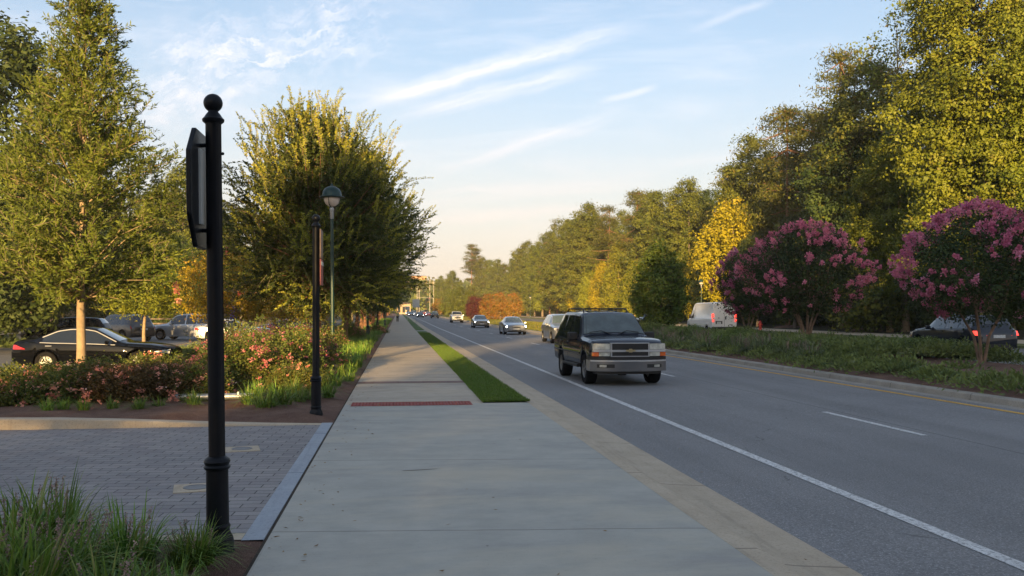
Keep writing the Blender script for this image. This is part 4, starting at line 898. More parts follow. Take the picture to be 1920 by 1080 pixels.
K_lamp = mat('headlamp_glass', (.52, .53, .48), .25, .1, coat=1, var=.25, scale=9)
K_lampon = mat('lit_headlamp', (.8, .8, .8), .2, emit=(1, .95, .88), estr=14.0)
K_tail = mat('tail_lamp', (.36, .012, .02), .15, coat=1, var=.3, scale=12)
K_tailon = mat('lit_tail_lamp', (.5, .02, .02), .2, emit=(1, .06, .04), estr=.9)
K_amber = mat('amber_lamp', (.70, .13, .02), .2, coat=1)
K_plate = mat('licence_plate', (.55, .56, .55), .5, var=.2, scale=18)
K_gold = mat('brass_badge', (.62, .50, .28), .3, .6)
K_inner = mat('wheel_well', (.008, .008, .008), .95)

def wheel_meshes(r, wd, nsp=5, key=''):
    t = MB(); t.lathe([(r * .62, -wd / 2), (r * .93, -wd / 2), (r, -wd * .36), (r, wd * .36), (r * .93, wd / 2), (r * .62, wd / 2), (r * .62, -wd / 2)], 28, axis='y', caps=False)
    g = MB(); g.lathe([(r * .60, -wd * .4), (r * .64, wd * .42), (r * .60, wd * .45), (r * .55, wd * .40), (r * .52, wd * .12), (.02, wd * .1)], 28, axis='y')
    for i in range(nsp):
        a = 2 * PI * i / nsp; c, s_ = math.cos(a), math.sin(a); q = r * .07
        pts = [(c * r * .05 - s_ * q, c * q + s_ * r * .05), (c * r * .58 - s_ * q * .75, s_ * r * .58 + c * q * .75), (c * r * .58 + s_ * q * .75, s_ * r * .58 - c * q * .75), (c * r * .05 + s_ * q, s_ * r * .05 - c * q)]
        g.prism([(p[0], p[1]) for p in pts], 'xz', wd * .28, wd * .22)
    g.lathe([(.0, wd * .2), (r * .15, wd * .22), (r * .13, wd * .44), (.0, wd * .45)], 14, axis='y')
    return t.mesh('tyre', ang=35), g.mesh('rim', ang=35)
WM = {}
class Car:
    """a body lofted through stations (x, bottom, belt, top, half widths at bottom, belt, top); x runs forward"""
    def __init__(s, name, st, paintm, wheels, r=.33, tw=.22, crown_=.04, sm=3):
        s.root = empty(name); st = sorted(st); xs = np.array([q[0] for q in st]); s.x0, s.x1 = xs[0], xs[-1]
        s.gx = np.linspace(s.x0, s.x1, 150); s.c = {}; s.crown = crown_
        for k, nm in enumerate(('z0', 'z1', 'z2', 'w0', 'w1', 'w2')):
            v = np.interp(s.gx, xs, [q[k + 1] for q in st])
            for _ in range(sm): v[1:-1] = (v[:-2] + 2 * v[1:-1] + v[2:]) / 4
            s.c[nm] = v
        s.zb = s.c['z0'].copy(); s.ra = r * 1.16; s.r = r
        for xw in wheels:
            dd = s.ra ** 2 - (s.gx - xw) ** 2; arc = np.where(dd > 0, r + np.sqrt(np.maximum(dd, 0)), 0); s.zb = np.maximum(s.zb, np.minimum(arc, s.c['z1'] - .07))
        mb = MB(); rings = [s.ring(x) for x in s.gx]; n = len(rings[0]); full = []
        for x, rg in zip(s.gx, rings): full.append([(x, y, z) for y, z in rg] + [(x, -y, z) for y, z in reversed(rg[1:-1])])
        m_ = len(full[0])
        for fr in full: mb.v += fr
        for i in range(len(full) - 1):
            for j in range(m_): a, b = i * m_ + j, i * m_ + (j + 1) % m_; mb.f.append((a, b, b + m_, a + m_))
        mb.f.append(tuple(range(m_))); mb.f.append(tuple((len(full) - 1) * m_ + j for j in reversed(range(m_))))
        s.body = mb.build('body', paintm, s.root, ang=32)
        s.L = s.x1 - s.x0; wmax = max(s.c['w0'])
        ch = MB(); ch.box(((s.x0 + s.x1) / 2, 0, r * 1.15), (s.L * .86, wmax * 1.3, r * .7)); ch.build('underbody', K_inner, s.root, smooth=False)
        for xw in wheels:
            for sd in (1, -1):
                key = (r, tw); 
                if key not in WM: WM[key] = wheel_meshes(r, tw)
                wh = link('wheel', WM[key][0], K_rub, s.root, (xw, sd * (wmax - tw / 2 + .0), r)); wh.rotation_euler = (0, 0, 0 if sd > 0 else PI)
                link('rim', WM[key][1], K_rim, wh)
    def at(s, k, x): return float(np.interp(x, s.gx, s.c[k]))
    def ring(s, x):
        z0, z1, z2, w0, w1, w2 = (s.at(k, x) for k in ('z0', 'z1', 'z2', 'w0', 'w1', 'w2')); zb = float(np.interp(x, s.gx, s.zb))
        zm = max((z0 + z1) / 2 + .04, zb + .03); zt = max(z1 + .012, z2 - .06)
        return [(0, zb), (w0 * .8, zb), (w0 * .985, zb + .015), (w0, max(zb + .02, z0 + .1)), (max(w0, w1) + .012, min(zm, z1 - .05)), (w1 + .004, z1 - .045), (w1 - .012, z1), (w2 + .012, zt), (w2 - .035, z2 - .012), (w2 * .8, z2 + s.crown * .25), (w2 * .4, z2 + s.crown * .8), (0, z2 + s.crown)]
    def yat(s, x, z):
        rg = s.ring(x)[3:9]; return float(np.interp(z, [p[1] for p in rg], [p[0] for p in rg]))
    def top(s, x, y):
        rg = s.ring(x)[7:][::-1]; return float(np.interp(abs(y), [p[0] for p in rg], [p[1] for p in rg]))
    def side(s, name, m, xa, xb, zlo=.02, zhi=.075, n=10, o=.005, sides=(1, -1), shape=None):
        """a side window between xa and xb following belt line and roof"""
        for sd in sides:
            mb = MB(); xs = np.linspace(xa, xb, n + 1); k = 5
            for x in xs:
                lo = s.at('z1', x) + zlo; hi = max(lo + .004, s.at('z2', x) - zhi)
                if shape: lo, hi = shape(x, lo, hi)
                for j in range(k):
                    z = lo + (hi - lo) * j / (k - 1); mb.v.append((x, sd * (s.yat(x, z) + o), z))
            for i in range(n):
                for j in range(k - 1): a = i * k + j; mb.f.append((a, a + 1, a + k + 1, a + k))
            mb.build(name, m, s.root)
    def panel(s, name, m, xa, xb, marg=.08, o=.006, n=10, k=10, f=1):
        """windscreen or rear window lying on the top surface between xa and xb; f = outward x direction"""
        mb = MB()
        for i in range(n + 1):
            x = xa + (xb - xa) * i / n; wv = s.at('w2', x) - marg
            for j in range(k + 1):
                y = wv * (2 * j / k - 1); mb.v.append((x + f * o, y, s.top(x, y) + o))
        for i in range(n):
            for j in range(k): a = i * (k + 1) + j; mb.f.append((a, a + 1, a + k + 2, a + k + 1))
        mb.build(name, m, s.root)
    def slab(s, name, m, y0, y1, z0, z1, x, k=.12, hw=.9, th=.14, n=10, both=False, ang=40, parent=None, lean=0.0, round_=0.0):
        """a curved piece across the nose (x>0) or tail (x<0); x is its outer face at the centre line"""
        out = None
        for sd in ((1, -1) if both else (1,)):
            mb = MB(); sg = 1 if x > 0 else -1
            for i in range(n + 1):
                y = y0 + (y1 - y0) * i / n; fx = x - sg * k * (abs(y) / hw) ** 2.6; e = round_ * (2 * i / n - 1) ** 4 * (z1 - z0) / 2
                for xx, zz in ((fx - sg * th, z0 + e), (fx, z0 + e), (fx - sg * lean, z1 - e), (fx - sg * (th + lean), z1 - e)): mb.v.append((xx, sd * y, zz))
            for i in range(n):
                for j in range(4): a, b = i * 4 + j, i * 4 + (j + 1) % 4; mb.f.append((a, b, b + 4, a + 4))
            mb.f += [(0, 1, 2, 3), tuple(n * 4 + q for q in (3, 2, 1, 0))]
            out = mb.build(name, m, parent or s.root, ang=ang)
        return out
    def strip(s, name, m, pts, rad=.01, sides=(1, -1), o=.004, n=6):
        for sd in sides: MB().tube([(x, sd * (s.yat(x, z) + o), z) for x, z in pts], rad, n).build(name, m, s.root)
    def mirrors(s, x, m, z=None, sz=(.12, .2, .15)):
        for sd in (1, -1):
            z_ = z or s.at('z1', x) + .08; y = s.at('w1', x) + .09; mb = MB(); mb.box((x, sd * y, z_), sz, sd * -.15)
            o = mb.build('mirror', m, s.root, bevel=.03); MB().tube([(x, sd * (y - .16), z_ - .05), (x, sd * (y - .02), z_ - .03)], .022, 6).build('mirror_arm', K_plast, o)
    def handles(s, xs, m, dz=.10):
        for x in xs:
            for sd in (1, -1):
                z = s.at('z1', x) - dz; MB().tube([(x - .09, sd * (s.yat(x, z) + .005), z), (x - .06, sd * (s.yat(x, z) + .03), z), (x + .06, sd * (s.yat(x, z) + .03), z), (x + .09, sd * (s.yat(x, z) + .005), z)], .014, 6).build('door_handle', m, s.root)
    def seams(s, xs):
        for x in xs: s.strip('door_seam', K_inner, [(x, s.at('z0', x) + .12), (x - .01, (s.at('z0', x) + s.at('z1', x)) / 2), (x, s.at('z1', x) - .01)], .004, o=-.001)
    def place(s, x, y, heading, label, cat='car', group=None, dz=0.0):
        s.root.location = (x, y, G(x, y) + dz); s.root.rotation_euler = (0, 0, heading); tag(s.root, label, cat, group); return s.root
TO, AWAY = -PI / 2, PI / 2                  # heading towards the camera, away from it

# ---- the black four by four coming towards the camera
c = Car('four_by_four', [(2.42, .62, .96, 1.04, .76, .78, .70), (2.34, .58, 1.01, 1.09, .90, .92, .86), (2.2, .56, 1.06, 1.14, .965, .975, .93), (1.9, .50, 1.10, 1.18, .98, .985, .93), (1.12, .46, 1.13, 1.22, .985, .99, .92),
    (.98, .46, 1.13, 1.24, .985, .99, .90), (.40, .46, 1.13, 1.76, .985, .99, .76), (.22, .46, 1.13, 1.83, .985, .99, .745), (-.5, .46, 1.14, 1.865, .985, .99, .74), (-1.8, .46, 1.14, 1.865, .985, .99, .73), (-2.28, .5, 1.14, 1.82, .975, .98, .71),
    (-2.42, .5, 1.12, 1.45, .97, .975, .78), (-2.50, .55, 1.0, 1.12, .94, .94, .85)], V_navy, (1.58, -1.37), .39, .28, .035, 2)
c.panel('windscreen', K_glass2, .94, .36, .05, .008, f=1)
c.side('side_window', K_glass, -.34, .70, .02, .09, 12, shape=lambda x, lo, hi: (lo, min(hi, lo + .02 + max(0, (.86 - x)) * .95)))
c.side('side_window', K_glass, -1.18, -.44, .02, .09)
c.side('side_window', K_glass, -2.18, -1.28, .02, .09)
c.slab('grille', K_plast, -.50, .50, .90, 1.07, 2.50, .06, th=.2)
c.slab('grille', K_plast, -.50, .50, .75, .86, 2.50, .06, th=.2)
K_br = mat('satin_chrome', (.50, .51, .53), .38, .45, var=.05)
gb_ = c.slab('grille_frame', K_br, -.94, .94, .857, .908, 2.53, .09, th=.15)
for z0, z1 in ((1.065, 1.085), (.738, .757)): c.slab('grille_frame', K_br, -.50, .50, z0, z1, 2.515, .06, th=.15)
for sd in (1, -1): c.slab('grille_frame', K_br, sd * .47, sd * .50, .757, 1.065, 2.512, .06, th=.12, n=2)
bt = MB(); bt.prism([(-.13, .87), (-.05, .87), (-.04, .845), (.04, .845), (.05, .87), (.13, .87), (.11, .91), (.045, .91), (.035, .935), (-.035, .935), (-.045, .91), (-.11, .91)], 'yz', 2.535, .03); bt.build('badge', K_gold, c.root)
c.slab('headlight', K_lamp, .51, .94, .915, 1.065, 2.51, .09, th=.2, both=True)
c.slab('side_marker_lamp', K_amber, .80, .95, .75, .85, 2.505, .09, th=.2, both=True)
c.slab('parking_lamp', K_lamp, .515, .79, .75, .85, 2.505, .09, th=.2, both=True)
c.slab('bumper_cap', K_plast, -.99, .99, .655, .735, 2.56, .20, th=.4, n=18)
c.slab('bumper', V_pewter, -.99, .99, .37, .65, 2.59, .22, th=.45, n=18, lean=-.0)
c.slab('bumper_highlight', K_br, -.985, .985, .615, .652, 2.596, .22, th=.1, n=18)
c.slab('air_dam', K_plast, -.85, .85, .30, .42, 2.50, .22, th=.3, n=12)
c.slab('fog_lamp', K_lampon if False else K_lamp, .62, .78, .475, .535, 2.60, .22, th=.1, both=True, n=4)
c.slab('bumper_opening', K_plast, .42, .84, .46, .55, 2.592, .22, th=.1, both=True)
c.mirrors(.62, K_plast, 1.22, (.16, .26, .20)); c.handles((-.22, -1.2), K_plast, .09); c.seams((.92, -.38, -1.3))
c.strip('side_moulding', K_plast, [(x, .78) for x in np.linspace(-2.3, 1.1, 12)], .022)
for sd in (1, -1): MB().tube([(x, sd * (c.at('w0', x) + .02), .44) for x in np.linspace(-.85, 1.0, 5)], .045, 8).build('running_board', K_plast, c.root)
for sd in (1, -1): MB().tube([(.05, sd * .62, c.top(.05, .62) - .01), (-.1, sd * .62, 1.955), (-1.0, sd * .62, 1.965), (-1.95, sd * .62, 1.955), (-2.1, sd * .62, c.top(-2.1, .62) - .01)], .02, 8).build('roof_rack', K_plast, c.root)
for xx in (-.35, -1.75): MB().tube([(xx, -.62, 1.955), (xx, .62, 1.955)], .018, 8).build('roof_rack_bar', K_plast, c.root)
for yy in (.18, .42): 
    for sd in (1, -1): MB().box((-.9, sd * yy, c.top(-.9, yy) + .008), (1.9, .05, .018)).build('roof_rib', V_navy, c.root, bevel=.006)
for sd in (1, -1): MB().tube([(1.02, sd * .08, 1.262), (.90, sd * .35, c.top(.90, .35) + .02), (.93, sd * .68, c.top(.93, .68) + .02)], .012, 6).build('wiper', K_plast, c.root)
MB().tube([(1.05, -.78, 1.2), (1.0, -.80, 1.95)], .004, 5).build('antenna', K_plast, c.root)
c.slab('tail_light', K_tail, .78, .88, .95, 1.35, -2.50, .0, th=.1, both=True)
yt = 24.1; c.place(X(1131, yt) + .06, yt, TO + R(1.0), 'black four by four with roof rack and brass badge in the near lane', 'car')
TAHOE = c

# ---- saloon cars
SAL = [(2.42, .36, .66, .73, .62, .66, .58), (2.34, .26, .70, .78, .76, .77, .68), (2.1, .22, .75, .84, .86, .87, .77), (1.7, .20, .81, .90, .90, .905, .80), (1.0, .19, .86, .94, .912, .918, .80), (.86, .19, .87, .97, .912, .918, .78),
       (.05, .19, .91, 1.38, .912, .918, .60), (-.25, .19, .92, 1.43, .912, .918, .59), (-.7, .19, .93, 1.44, .912, .918, .585), (-1.1, .19, .94, 1.38, .912, .916, .585), (-1.78, .20, .97, 1.09, .91, .91, .66), (-2.1, .22, .96, 1.05, .89, .88, .72),
       (-2.36, .30, .92, 1.01, .82, .80, .72), (-2.44, .40, .84, .92, .74, .72, .66)]
def saloon(name, pm, detail=True, lit=False, side=False):
    c = Car(name, SAL, pm, (1.42, -1.36), .34, .22, .035)
    c.panel('windscreen', K_glass2, .80, .06, .05, .007, f=1); c.panel('rear_window', K_glass, -1.70, -1.08, .06, .007, f=-1)
    c.side('side_window', K_glass, -.36, .60, .015, .07, 12); c.side('side_window', K_glass, -1.50, -.44, .015, .07, 12)
    if side:
        c.side('headlight', K_lamp, 1.92, 2.36, shape=lambda x, lo, hi: (.60 + (2.36 - x) * .14, .60 + (2.36 - x) * .14 + max(.01, (x - 1.9) * .32)), o=.008)
        c.side('tail_light', K_tail, -2.38, -1.98, shape=lambda x, lo, hi: (.76, .77 + .13 * min(1, (-1.96 - x) * 3)), o=.008)
    else: c.slab('headlight', K_lampon if lit else K_lamp, .50, .80, .60, .73, 2.43, .10, th=.25, both=True, lean=.08); c.slab('tail_light', K_tail, .42, .80, .76, .90, -2.47, .10, th=.3, both=True, lean=.06)
    c.slab('grille', K_plast, -.40, .40, .55, .70, 2.44, .2, th=.1, lean=.05); c.slab('lower_intake', K_plast, -.62, .62, .26, .38, 2.44, .22, th=.14)
    c.slab('grille_bar', K_chrome, -.36, .36, .62, .645, 2.455, .2, th=.06)
    c.slab('front_plate', K_plate, -.25, .25, .42, .52, 2.46, .1, th=.04, n=2)
    c.slab('rear_plate', K_plate, -.25, .25, .66, .78, -2.48, .1, th=.05, n=2)
    c.mirrors(.50, pm, None, (.11, .19, .13)); c.handles((-.28, -1.28), K_br, .085)
    if detail:
        c.seams((.55, -.40, -1.36))
        for (xa, xb) in ((-1.55, .72),):
            xs = np.linspace(xa, xb, 26); up = [(x, max(c.at('z1', x) + .012, c.at('z2', x) - .058)) for x in xs]; lo = [(x, c.at('z1', x) + .010) for x in xs]
            c.strip('window_trim', K_br, up, .017, o=.008); c.strip('window_trim', K_br, lo, .014, o=.008)
        c.strip('sill_trim', K_br, [(x, .265) for x in np.linspace(-.95, 1.0, 10)], .010)
        c.slab('bumper_slot', K_chrome, .50, .82, .42, .45, -2.45, .30, th=.1, both=True)
    return c
s1 = saloon('saloon_car', V_black, side=True)
ys = 30.4; s1.place(X(190, ys), ys, 0.0, 'shiny black saloon with chrome window line crossing the car park behind the rose bushes', dz=.02)
s2 = saloon('saloon_car', V_silver, lit=True); s2.place(X(961, 73), 73, TO, 'silver saloon with bright headlights coming toward the viewer behind the silver crossover')
s3 = saloon('saloon_car', V_beige, False, lit=True); s3.place(X(900, 103), 103, TO, 'grey beige saloon with lit headlights between the silver saloon and the white pickup')
s4 = copy_tree(s1.root); 
def repaint(root, old, new):
    for ch in [root] + list(root.children_recursive):
        if ch.type == 'MESH':
            for sl in ch.material_slots:
                if sl.material == old: sl.link = 'OBJECT'; sl.material = new
def clone(src, old, new, x, y, hd, label, cat='car', group=None, dz=0.0, sc=None):
    r = copy_tree(src.root); repaint(r, old, new); r.location = (x, y, G(x, y) + dz); r.rotation_euler = (0, 0, hd); tag(r, label, cat)
    if 'group' in r: del r['group']
    if group: r['group'] = group
    if sc: r.scale = sc
    return r
for ch in list(s4.children_recursive) + [s4]: bpy.data.objects.remove(ch)
clone(s1, V_black, V_sil2, X(440, 60), 60, R(5), 'pale silver saloon parked behind the golden crape myrtle stems', dz=.03)
clone(s1, V_black, V_red, X(553, 62), 62, R(8), 'dark red car parked behind the pink rose bushes left of the second post', dz=.0)

# ---- crossovers
def suv_st(L=4.75, H=1.72, W=.94, hood=1.08, belt=1.02):
    a = L / 2
    return [(a, .42, .78, .84, W * .72, W * .74, W * .66), (a - .08, .30, .84, .92, W * .88, W * .88, W * .78), (a - .35, .26, .92, hood - .06, W * .96, W * .96, W * .84), (a - .9, .24, hood - .08, hood + .0, W, W, W * .85), (a - 1.32, .23, belt, hood + .06, W, W, W * .85),
            (a - 1.95, .23, belt + .02, H - .1, W, W, W * .72), (a - 2.25, .23, belt + .03, H - .03, W, W, W * .70), (a - 2.9, .23, belt + .05, H, W, W, W * .69), (-a + .75, .24, belt + .08, H - .04, W, W * .99, W * .66), (-a + .42, .26, belt + .08, H - .10, W * .97, W * .96, W * .63),
            (-a + .16, .30, belt + .02, belt + .16, W * .92, W * .90, W * .74), (-a + .04, .36, belt - .12, belt - .02, W * .86, W * .84, W * .76), (-a, .45, belt - .25, belt - .16, W * .78, W * .76, W * .70)]
def suv(name, pm, L=4.75, H=1.72, W=.94, lit=False, roofrail=True, glass=None, tl=None, hood=1.08):
    a = L / 2; c = Car(name, suv_st(L, H, W, hood), pm, (a - .88, -a + .92), .36, .24, .035)
    c.panel('windscreen', K_glass2, a - 1.36, a - 1.98, .05, .007, f=1); c.panel('rear_window', K_glass, -a + .20, -a + .46, .07, .008, f=-1)
    c.side('side_window', K_glass, a - 2.72, a - 1.60, .02, .08, 12); c.side('side_window', K_glass, a - 3.55, a - 2.80, .02, .08); c.side('side_window', K_glass, -a + .45, a - 3.64, .03, .09, 8)
    c.slab('headlight', K_lampon if lit else K_lamp, .52, .86, .78, .90, a + .02, .10, th=.25, both=True, lean=.08); c.slab('grille', K_plast, -.42, .42, .66, .88, a + .03, .16, th=.1)
    c.slab('grille_bar', K_chrome, -.40, .40, .75, .78, a + .045, .16, th=.05); c.slab('bumper', K_plast, -.84, .84, .30, .44, a + .03, .24, th=.2, n=12)
    c.slab('front_plate', K_plate, -.25, .25, .48, .59, a + .04, .1, th=.04, n=2)
    c.slab('tail_light', tl or K_tail, .52, .90, .84, 1.02, -a - .03, .10, th=.30, both=True, lean=.10, hw=.9); c.slab('rear_plate', K_plate, -.25, .25, .74, .86, -a - .02, .1, th=.06, n=2)
    c.slab('rear_bumper', K_plast, -.86, .86, .34, .50, -a - .03, .24, th=.25, n=12)
    c.mirrors(a - 1.75, pm, None, (.12, .2, .16)); c.handles((a - 2.6, a - 3.45), pm, .1); c.seams((a - 1.62, a - 2.76, -a + 1.15))
    for (xa, xb) in ((a - 1.1, a + -.66), (-a + .70, -a + 1.14)): pass
    if roofrail:
        for sd in (1, -1): MB().tube([(a - 2.3, sd * W * .60, H + .02), (a - 2.5, sd * W * .60, H + .07), (-a + 1.0, sd * W * .58, H + .05), (-a + .8, sd * W * .58, H - .02)], .018, 6).build('roof_rail', K_plast, c.root)
    return c
v1 = suv('crossover_car', V_silver, 4.75, 1.72); v1.place(X(1053, 53), 53, TO, 'silver crossover half hidden behind the black four by four', 'car')
V_ink = mat('ink_blue_paint', (.008, .012, .022), .5, 0, var=.03, coat=1.0, spec=.15)
v2 = suv('crossover_car', V_ink, 4.85, 1.72, .95, tl=K_tailon); v2.place(X(1800, 34.5), 34.5, AWAY, 'black crossover with red tail lights driving away beyond the right crape myrtle')
v3 = suv('crossover_car', V_grey, 5.0, 1.78, .98); v3.place(X(228, 62), 62, R(140), 'dark grey parked car seen from behind next to the silver one', dz=.02)
v4 = suv('crossover_car', V_sil2, 4.8, 1.80, .95); v4.place(X(352, 64), 64, R(163), 'silver parked car with tall roof left of the near black post', dz=.02)
v5 = suv('crossover_car', V_black, 4.7, 1.62, .92, roofrail=False); v5.place(X(128, 55), 55, R(180), 'black parked wagon behind the black saloon, at the far left', dz=.02)
clone(v5, V_black, V_black, X(1211, 80), 80, AWAY, 'dark car driving away, glimpsed right of the black four by four', 'car')
v6 = Car('pickup_truck', [(2.7, .5, .92, .98, .80, .82, .74), (2.6, .40, .98, 1.06, .92, .92, .84), (1.5, .38, 1.1, 1.18, .96, .96, .86), (1.2, .38, 1.12, 1.22, .96, .96, .84), (.6, .38, 1.14, 1.76, .96, .96, .72), (-.7, .38, 1.15, 1.80, .96, .96, .70), (-.95, .38, 1.15, 1.24, .96, .96, .86), (-2.7, .42, 1.12, 1.2, .94, .94, .86)], V_white, (1.75, -1.7), .38, .25)
v6.panel('windscreen', K_glass, 1.15, .64, .06); v6.side('side_window', K_glass, -.6, .85); v6.slab('grille', K_plast, -.5, .5, .72, .94, 2.74, .1, th=.1); v6.slab('grille_bar', K_chrome, -.5, .5, .8, .86, 2.76, .1, th=.1); v6.slab('headlight', K_lamp, .54, .86, .78, .94, 2.73, .16, both=True)
v6.slab('bumper', K_chrome, -.9, .9, .46, .62, 2.80, .2, th=.2); v6.mirrors(.8, V_white, None, (.12, .2, .2)); v6.place(X(856, 143), 143, TO, 'white pickup coming toward the viewer, farthest of the four clear oncoming vehicles', 'pickup')
# far traffic, a few pixels each
clone(v1, V_silver, V_navy, X(815, 215), 215, TO, 'dark car with a pale grille in front of the far queue of traffic', 'car')
s5 = saloon('saloon_car', V_navy, False, lit=True); s5.place(X(788, 236), 236, TO, 'dark car with two glowing headlights at the far end of the near lane', 'car')
clone(s5, V_navy, V_grey, X(771, 285), 285, TO, 'tiny dark car with lit headlights, leftmost in the far traffic', 'car')
clone(s5, V_navy, V_red, X(803, 268), 268, TO, 'tiny red car with a lit lamp between the far dark cars', 'car')
clone(v2, V_ink, V_red, X(793, 330), 330, TO, 'tiny red vehicle behind the glowing headlights', 'car'); clone(v2, V_ink, V_white, X(776, 345), 345, TO, 'tiny white vehicle deep in the far queue', 'car')
clone(s5, V_navy, V_silver, X(765, 372), 372, TO, 'smallest pale car where the road disappears', 'car')

# ---- white high roof van
v = Car('delivery_van', [(2.85, .5, .95, 1.02, .80, .82, .70), (2.70, .42, 1.05, 1.18, .93, .93, .82), (2.15, .36, 1.22, 1.40, .99, .99, .84), (1.95, .36, 1.24, 1.55, 1.0, 1.0, .84), (1.3, .36, 1.26, 2.30, 1.01, 1.01, .84), (1.0, .36, 1.26, 2.46, 1.01, 1.01, .86), (.6, .36, 1.26, 2.5, 1.01, 1.01, .88), (-2.6, .38, 1.26, 2.5, 1.01, 1.01, .90), (-2.95, .40, 1.26, 2.44, 1.0, 1.0, .90), (-3.0, .42, 1.25, 2.38, .98, .98, .86)], V_white, (2.0, -1.85), .36, .23, .05, 1)
v.panel('windscreen', K_glass, 2.02, 1.34, .06); v.side('side_window', K_glass, 1.0, 1.75, .03, .2, shape=lambda x, lo, hi: (lo, min(hi, lo + .62)))
v.strip('body_crease', V_sil2, [(x, 1.62 - .38) for x in np.linspace(-2.9, 1.6, 8)], .014); v.strip('body_crease', V_sil2, [(x, .85) for x in np.linspace(-2.9, 1.5, 8)], .012)
v.strip('side_moulding', K_plast, [(x, .52) for x in np.linspace(-2.9, -2.4, 3)], .05); v.strip('side_moulding', K_plast, [(x, .52) for x in np.linspace(-1.35, 1.5, 6)], .05)
v.slab('tail_light', K_tailon, .84, .985, 1.0, 1.62, -3.03, .0, th=.12, both=True, n=4); v.slab('reversing_lamp', K_lamp, .85, .975, 1.18, 1.36, -3.045, .0, th=.1, both=True, n=3)
v.slab('rear_bumper', K_plast, -1.0, 1.0, .40, .62, -3.10, .06, th=.2); v.slab('rear_plate', K_plate, .28, .60, .86, 1.0, -3.04, .0, th=.05, n=2); v.slab('plate_housing', K_plast, .18, .70, 1.01, 1.06, -3.05, .0, th=.05, n=2)
v.slab('plate_housing', K_plast, .62, .70, .84, 1.01, -3.045, .0, th=.05, n=2); v.slab('plate_housing', K_plast, .18, .26, .84, 1.01, -3.045, .0, th=.05, n=2)
v.slab('rear_door_handle', K_plast, -.14, -.06, 1.18, 1.42, -3.04, .0, th=.05, n=2); v.slab('door_seam', K_inner, -.008, .008, .64, 2.4, -3.006, .0, th=.02, n=1); v.slab('badge', K_pew if False else V_pewter, .40, .50, 1.26, 1.33, -3.02, .0, th=.03, n=2)
v.slab('badge', V_pewter, -.72, -.50, 1.26, 1.31, -3.02, .0, th=.03, n=2); v.slab('badge', V_pewter, -.62, -.38, .76, .80, -3.02, .0, th=.03, n=2)
v.mirrors(1.55, K_plast, 1.42, (.14, .2, .32)); v.seams((1.0, .05))
v.place(X(1331, 68), 68, AWAY + R(1), 'white high roof delivery van driving away behind the crape myrtle', 'van')

# ================================================================== POSTS, LAMPS, SIGNS
I_blk = mat('black_iron', (.004, .0055, .009), .42, .0, spec=.22, var=.15, scale=12, bump=.08, bscale=60)
I_grn = mat('green_iron', (.010, .036, .032), .35, .2, var=.2, scale=9, bump=.05)
W_bowl = mat('lamp_bowl', (.62, .55, .50), .25, var=.12, coat=.5)
I_galv = mat('galvanised_steel', (.42, .43, .43), .45, .7, var=.2, scale=14)
S_white = mat('white_sheet', (.55, .55, .52), .5, var=.08)
def post(label, loc, lean, board):
    o = empty('sign_post', loc, 0, label, 'sign post'); o.rotation_euler = (0, -R(lean), 0)
    MB().lathe([(.0, -.08), (.115, -.08), (.115, .035), (.108, .05), (.112, .09), (.104, .13), (.086, .165), (.082, .19), (.088, .20), (.088, .212), (.080, .225)], 32).build('base', I_blk, o)
    MB().lathe([(.078, .22), (.080, .24), (.078, .56), (.077, .615)], 32, flute=(.23, .60, .05)).build('pedestal', I_blk, o)
    MB().lathe([(.076, .61), (.090, .622), (.094, .635), (.084, .648), (.088, .66), (.093, .672), (.086, .69), (.066, .705), (.060, .71)], 32).build('collar', I_blk, o)
    MB().lathe([(.0585, .70), (.0585, .72), (.0565, 3.12), (.0565, 3.13)], 32, flute=(.71, 3.125, .085)).build('shaft', I_blk, o)
    MB().lathe([(.0, 3.12), (.060, 3.12), (.076, 3.135), (.078, 3.15), (.064, 3.165), (.052, 3.185), (.036, 3.205), (.036, 3.225), (.0, 3.226)], 32).build('cap', I_blk, o)
    MB().sphere((0, 0, 3.27), .068, 24, 14).build('ball_finial', I_blk, o)
    if board == 'panel':
        w_, z0, z1, cc = .33, 2.21, 3.06, .17
        oc = [(-w_, z0 + cc * 1.3), (-w_ + .18, z0), (w_ - .18, z0), (w_, z0 + cc * 1.3), (w_, z1 - cc * 1.1), (w_ - .18, z1), (-w_ + .18, z1), (-w_, z1 - cc * 1.1)]
        b = MB().prism(oc, 'yz', -.104, .035).build('sign_board', I_blk, o, smooth=False, bevel=.008)
        MB().prism([(-.10, 2.38), (-.0, 2.38), (-.0, 2.92), (-.10, 2.92)], 'yz', -.078, .016).build('backing_plate', S_white, b, smooth=False)
        for z in (2.34, 2.96): MB().tube([(-.12, 0, z), (-.04, 0, z)], .016, 8).build('bracket', I_blk, o)
    else:
        b = MB().prism([(-.2, 2.62), (.2, 2.62), (.2, 3.08), (-.2, 3.08)], 'yz', .085, .02).build('sign_board', mat('brown_sign', (.16, .09, .07), .5), o, smooth=False)
        MB().prism([(-.2, 2.18), (.2, 2.18), (.2, 2.60), (-.2, 2.60)], 'yz', .087, .02).build('sign_board', mat('red_sign', (.26, .04, .05), .5), o, smooth=False)
        MB().prism([(-.2, 2.5), (.2, 2.5), (.2, 2.56), (-.2, 2.56)], 'yz', .0995, .004).build('sign_stripe', S_white, o, smooth=False)
        for z in (2.3, 2.95): MB().tube([(.09, 0, z), (.04, 0, z)], .014, 8).build('bracket', I_blk, o)
    for z in (2.9,): MB().sphere((.064, 0, z), .012, 8, 6).build('bolt', I_blk, o)
    return o
post('near fluted black post with ball top and dark eight sided board on its left', (-1.28, 6.6, G(-1.3, 6.6) - .03), 1.15, 'panel')
post('second black post with ball top, farther off, beside the green lamp', (X(594, 14.6), 14.6, G(-1.4, 14.6) - .03), .35, 'flat')
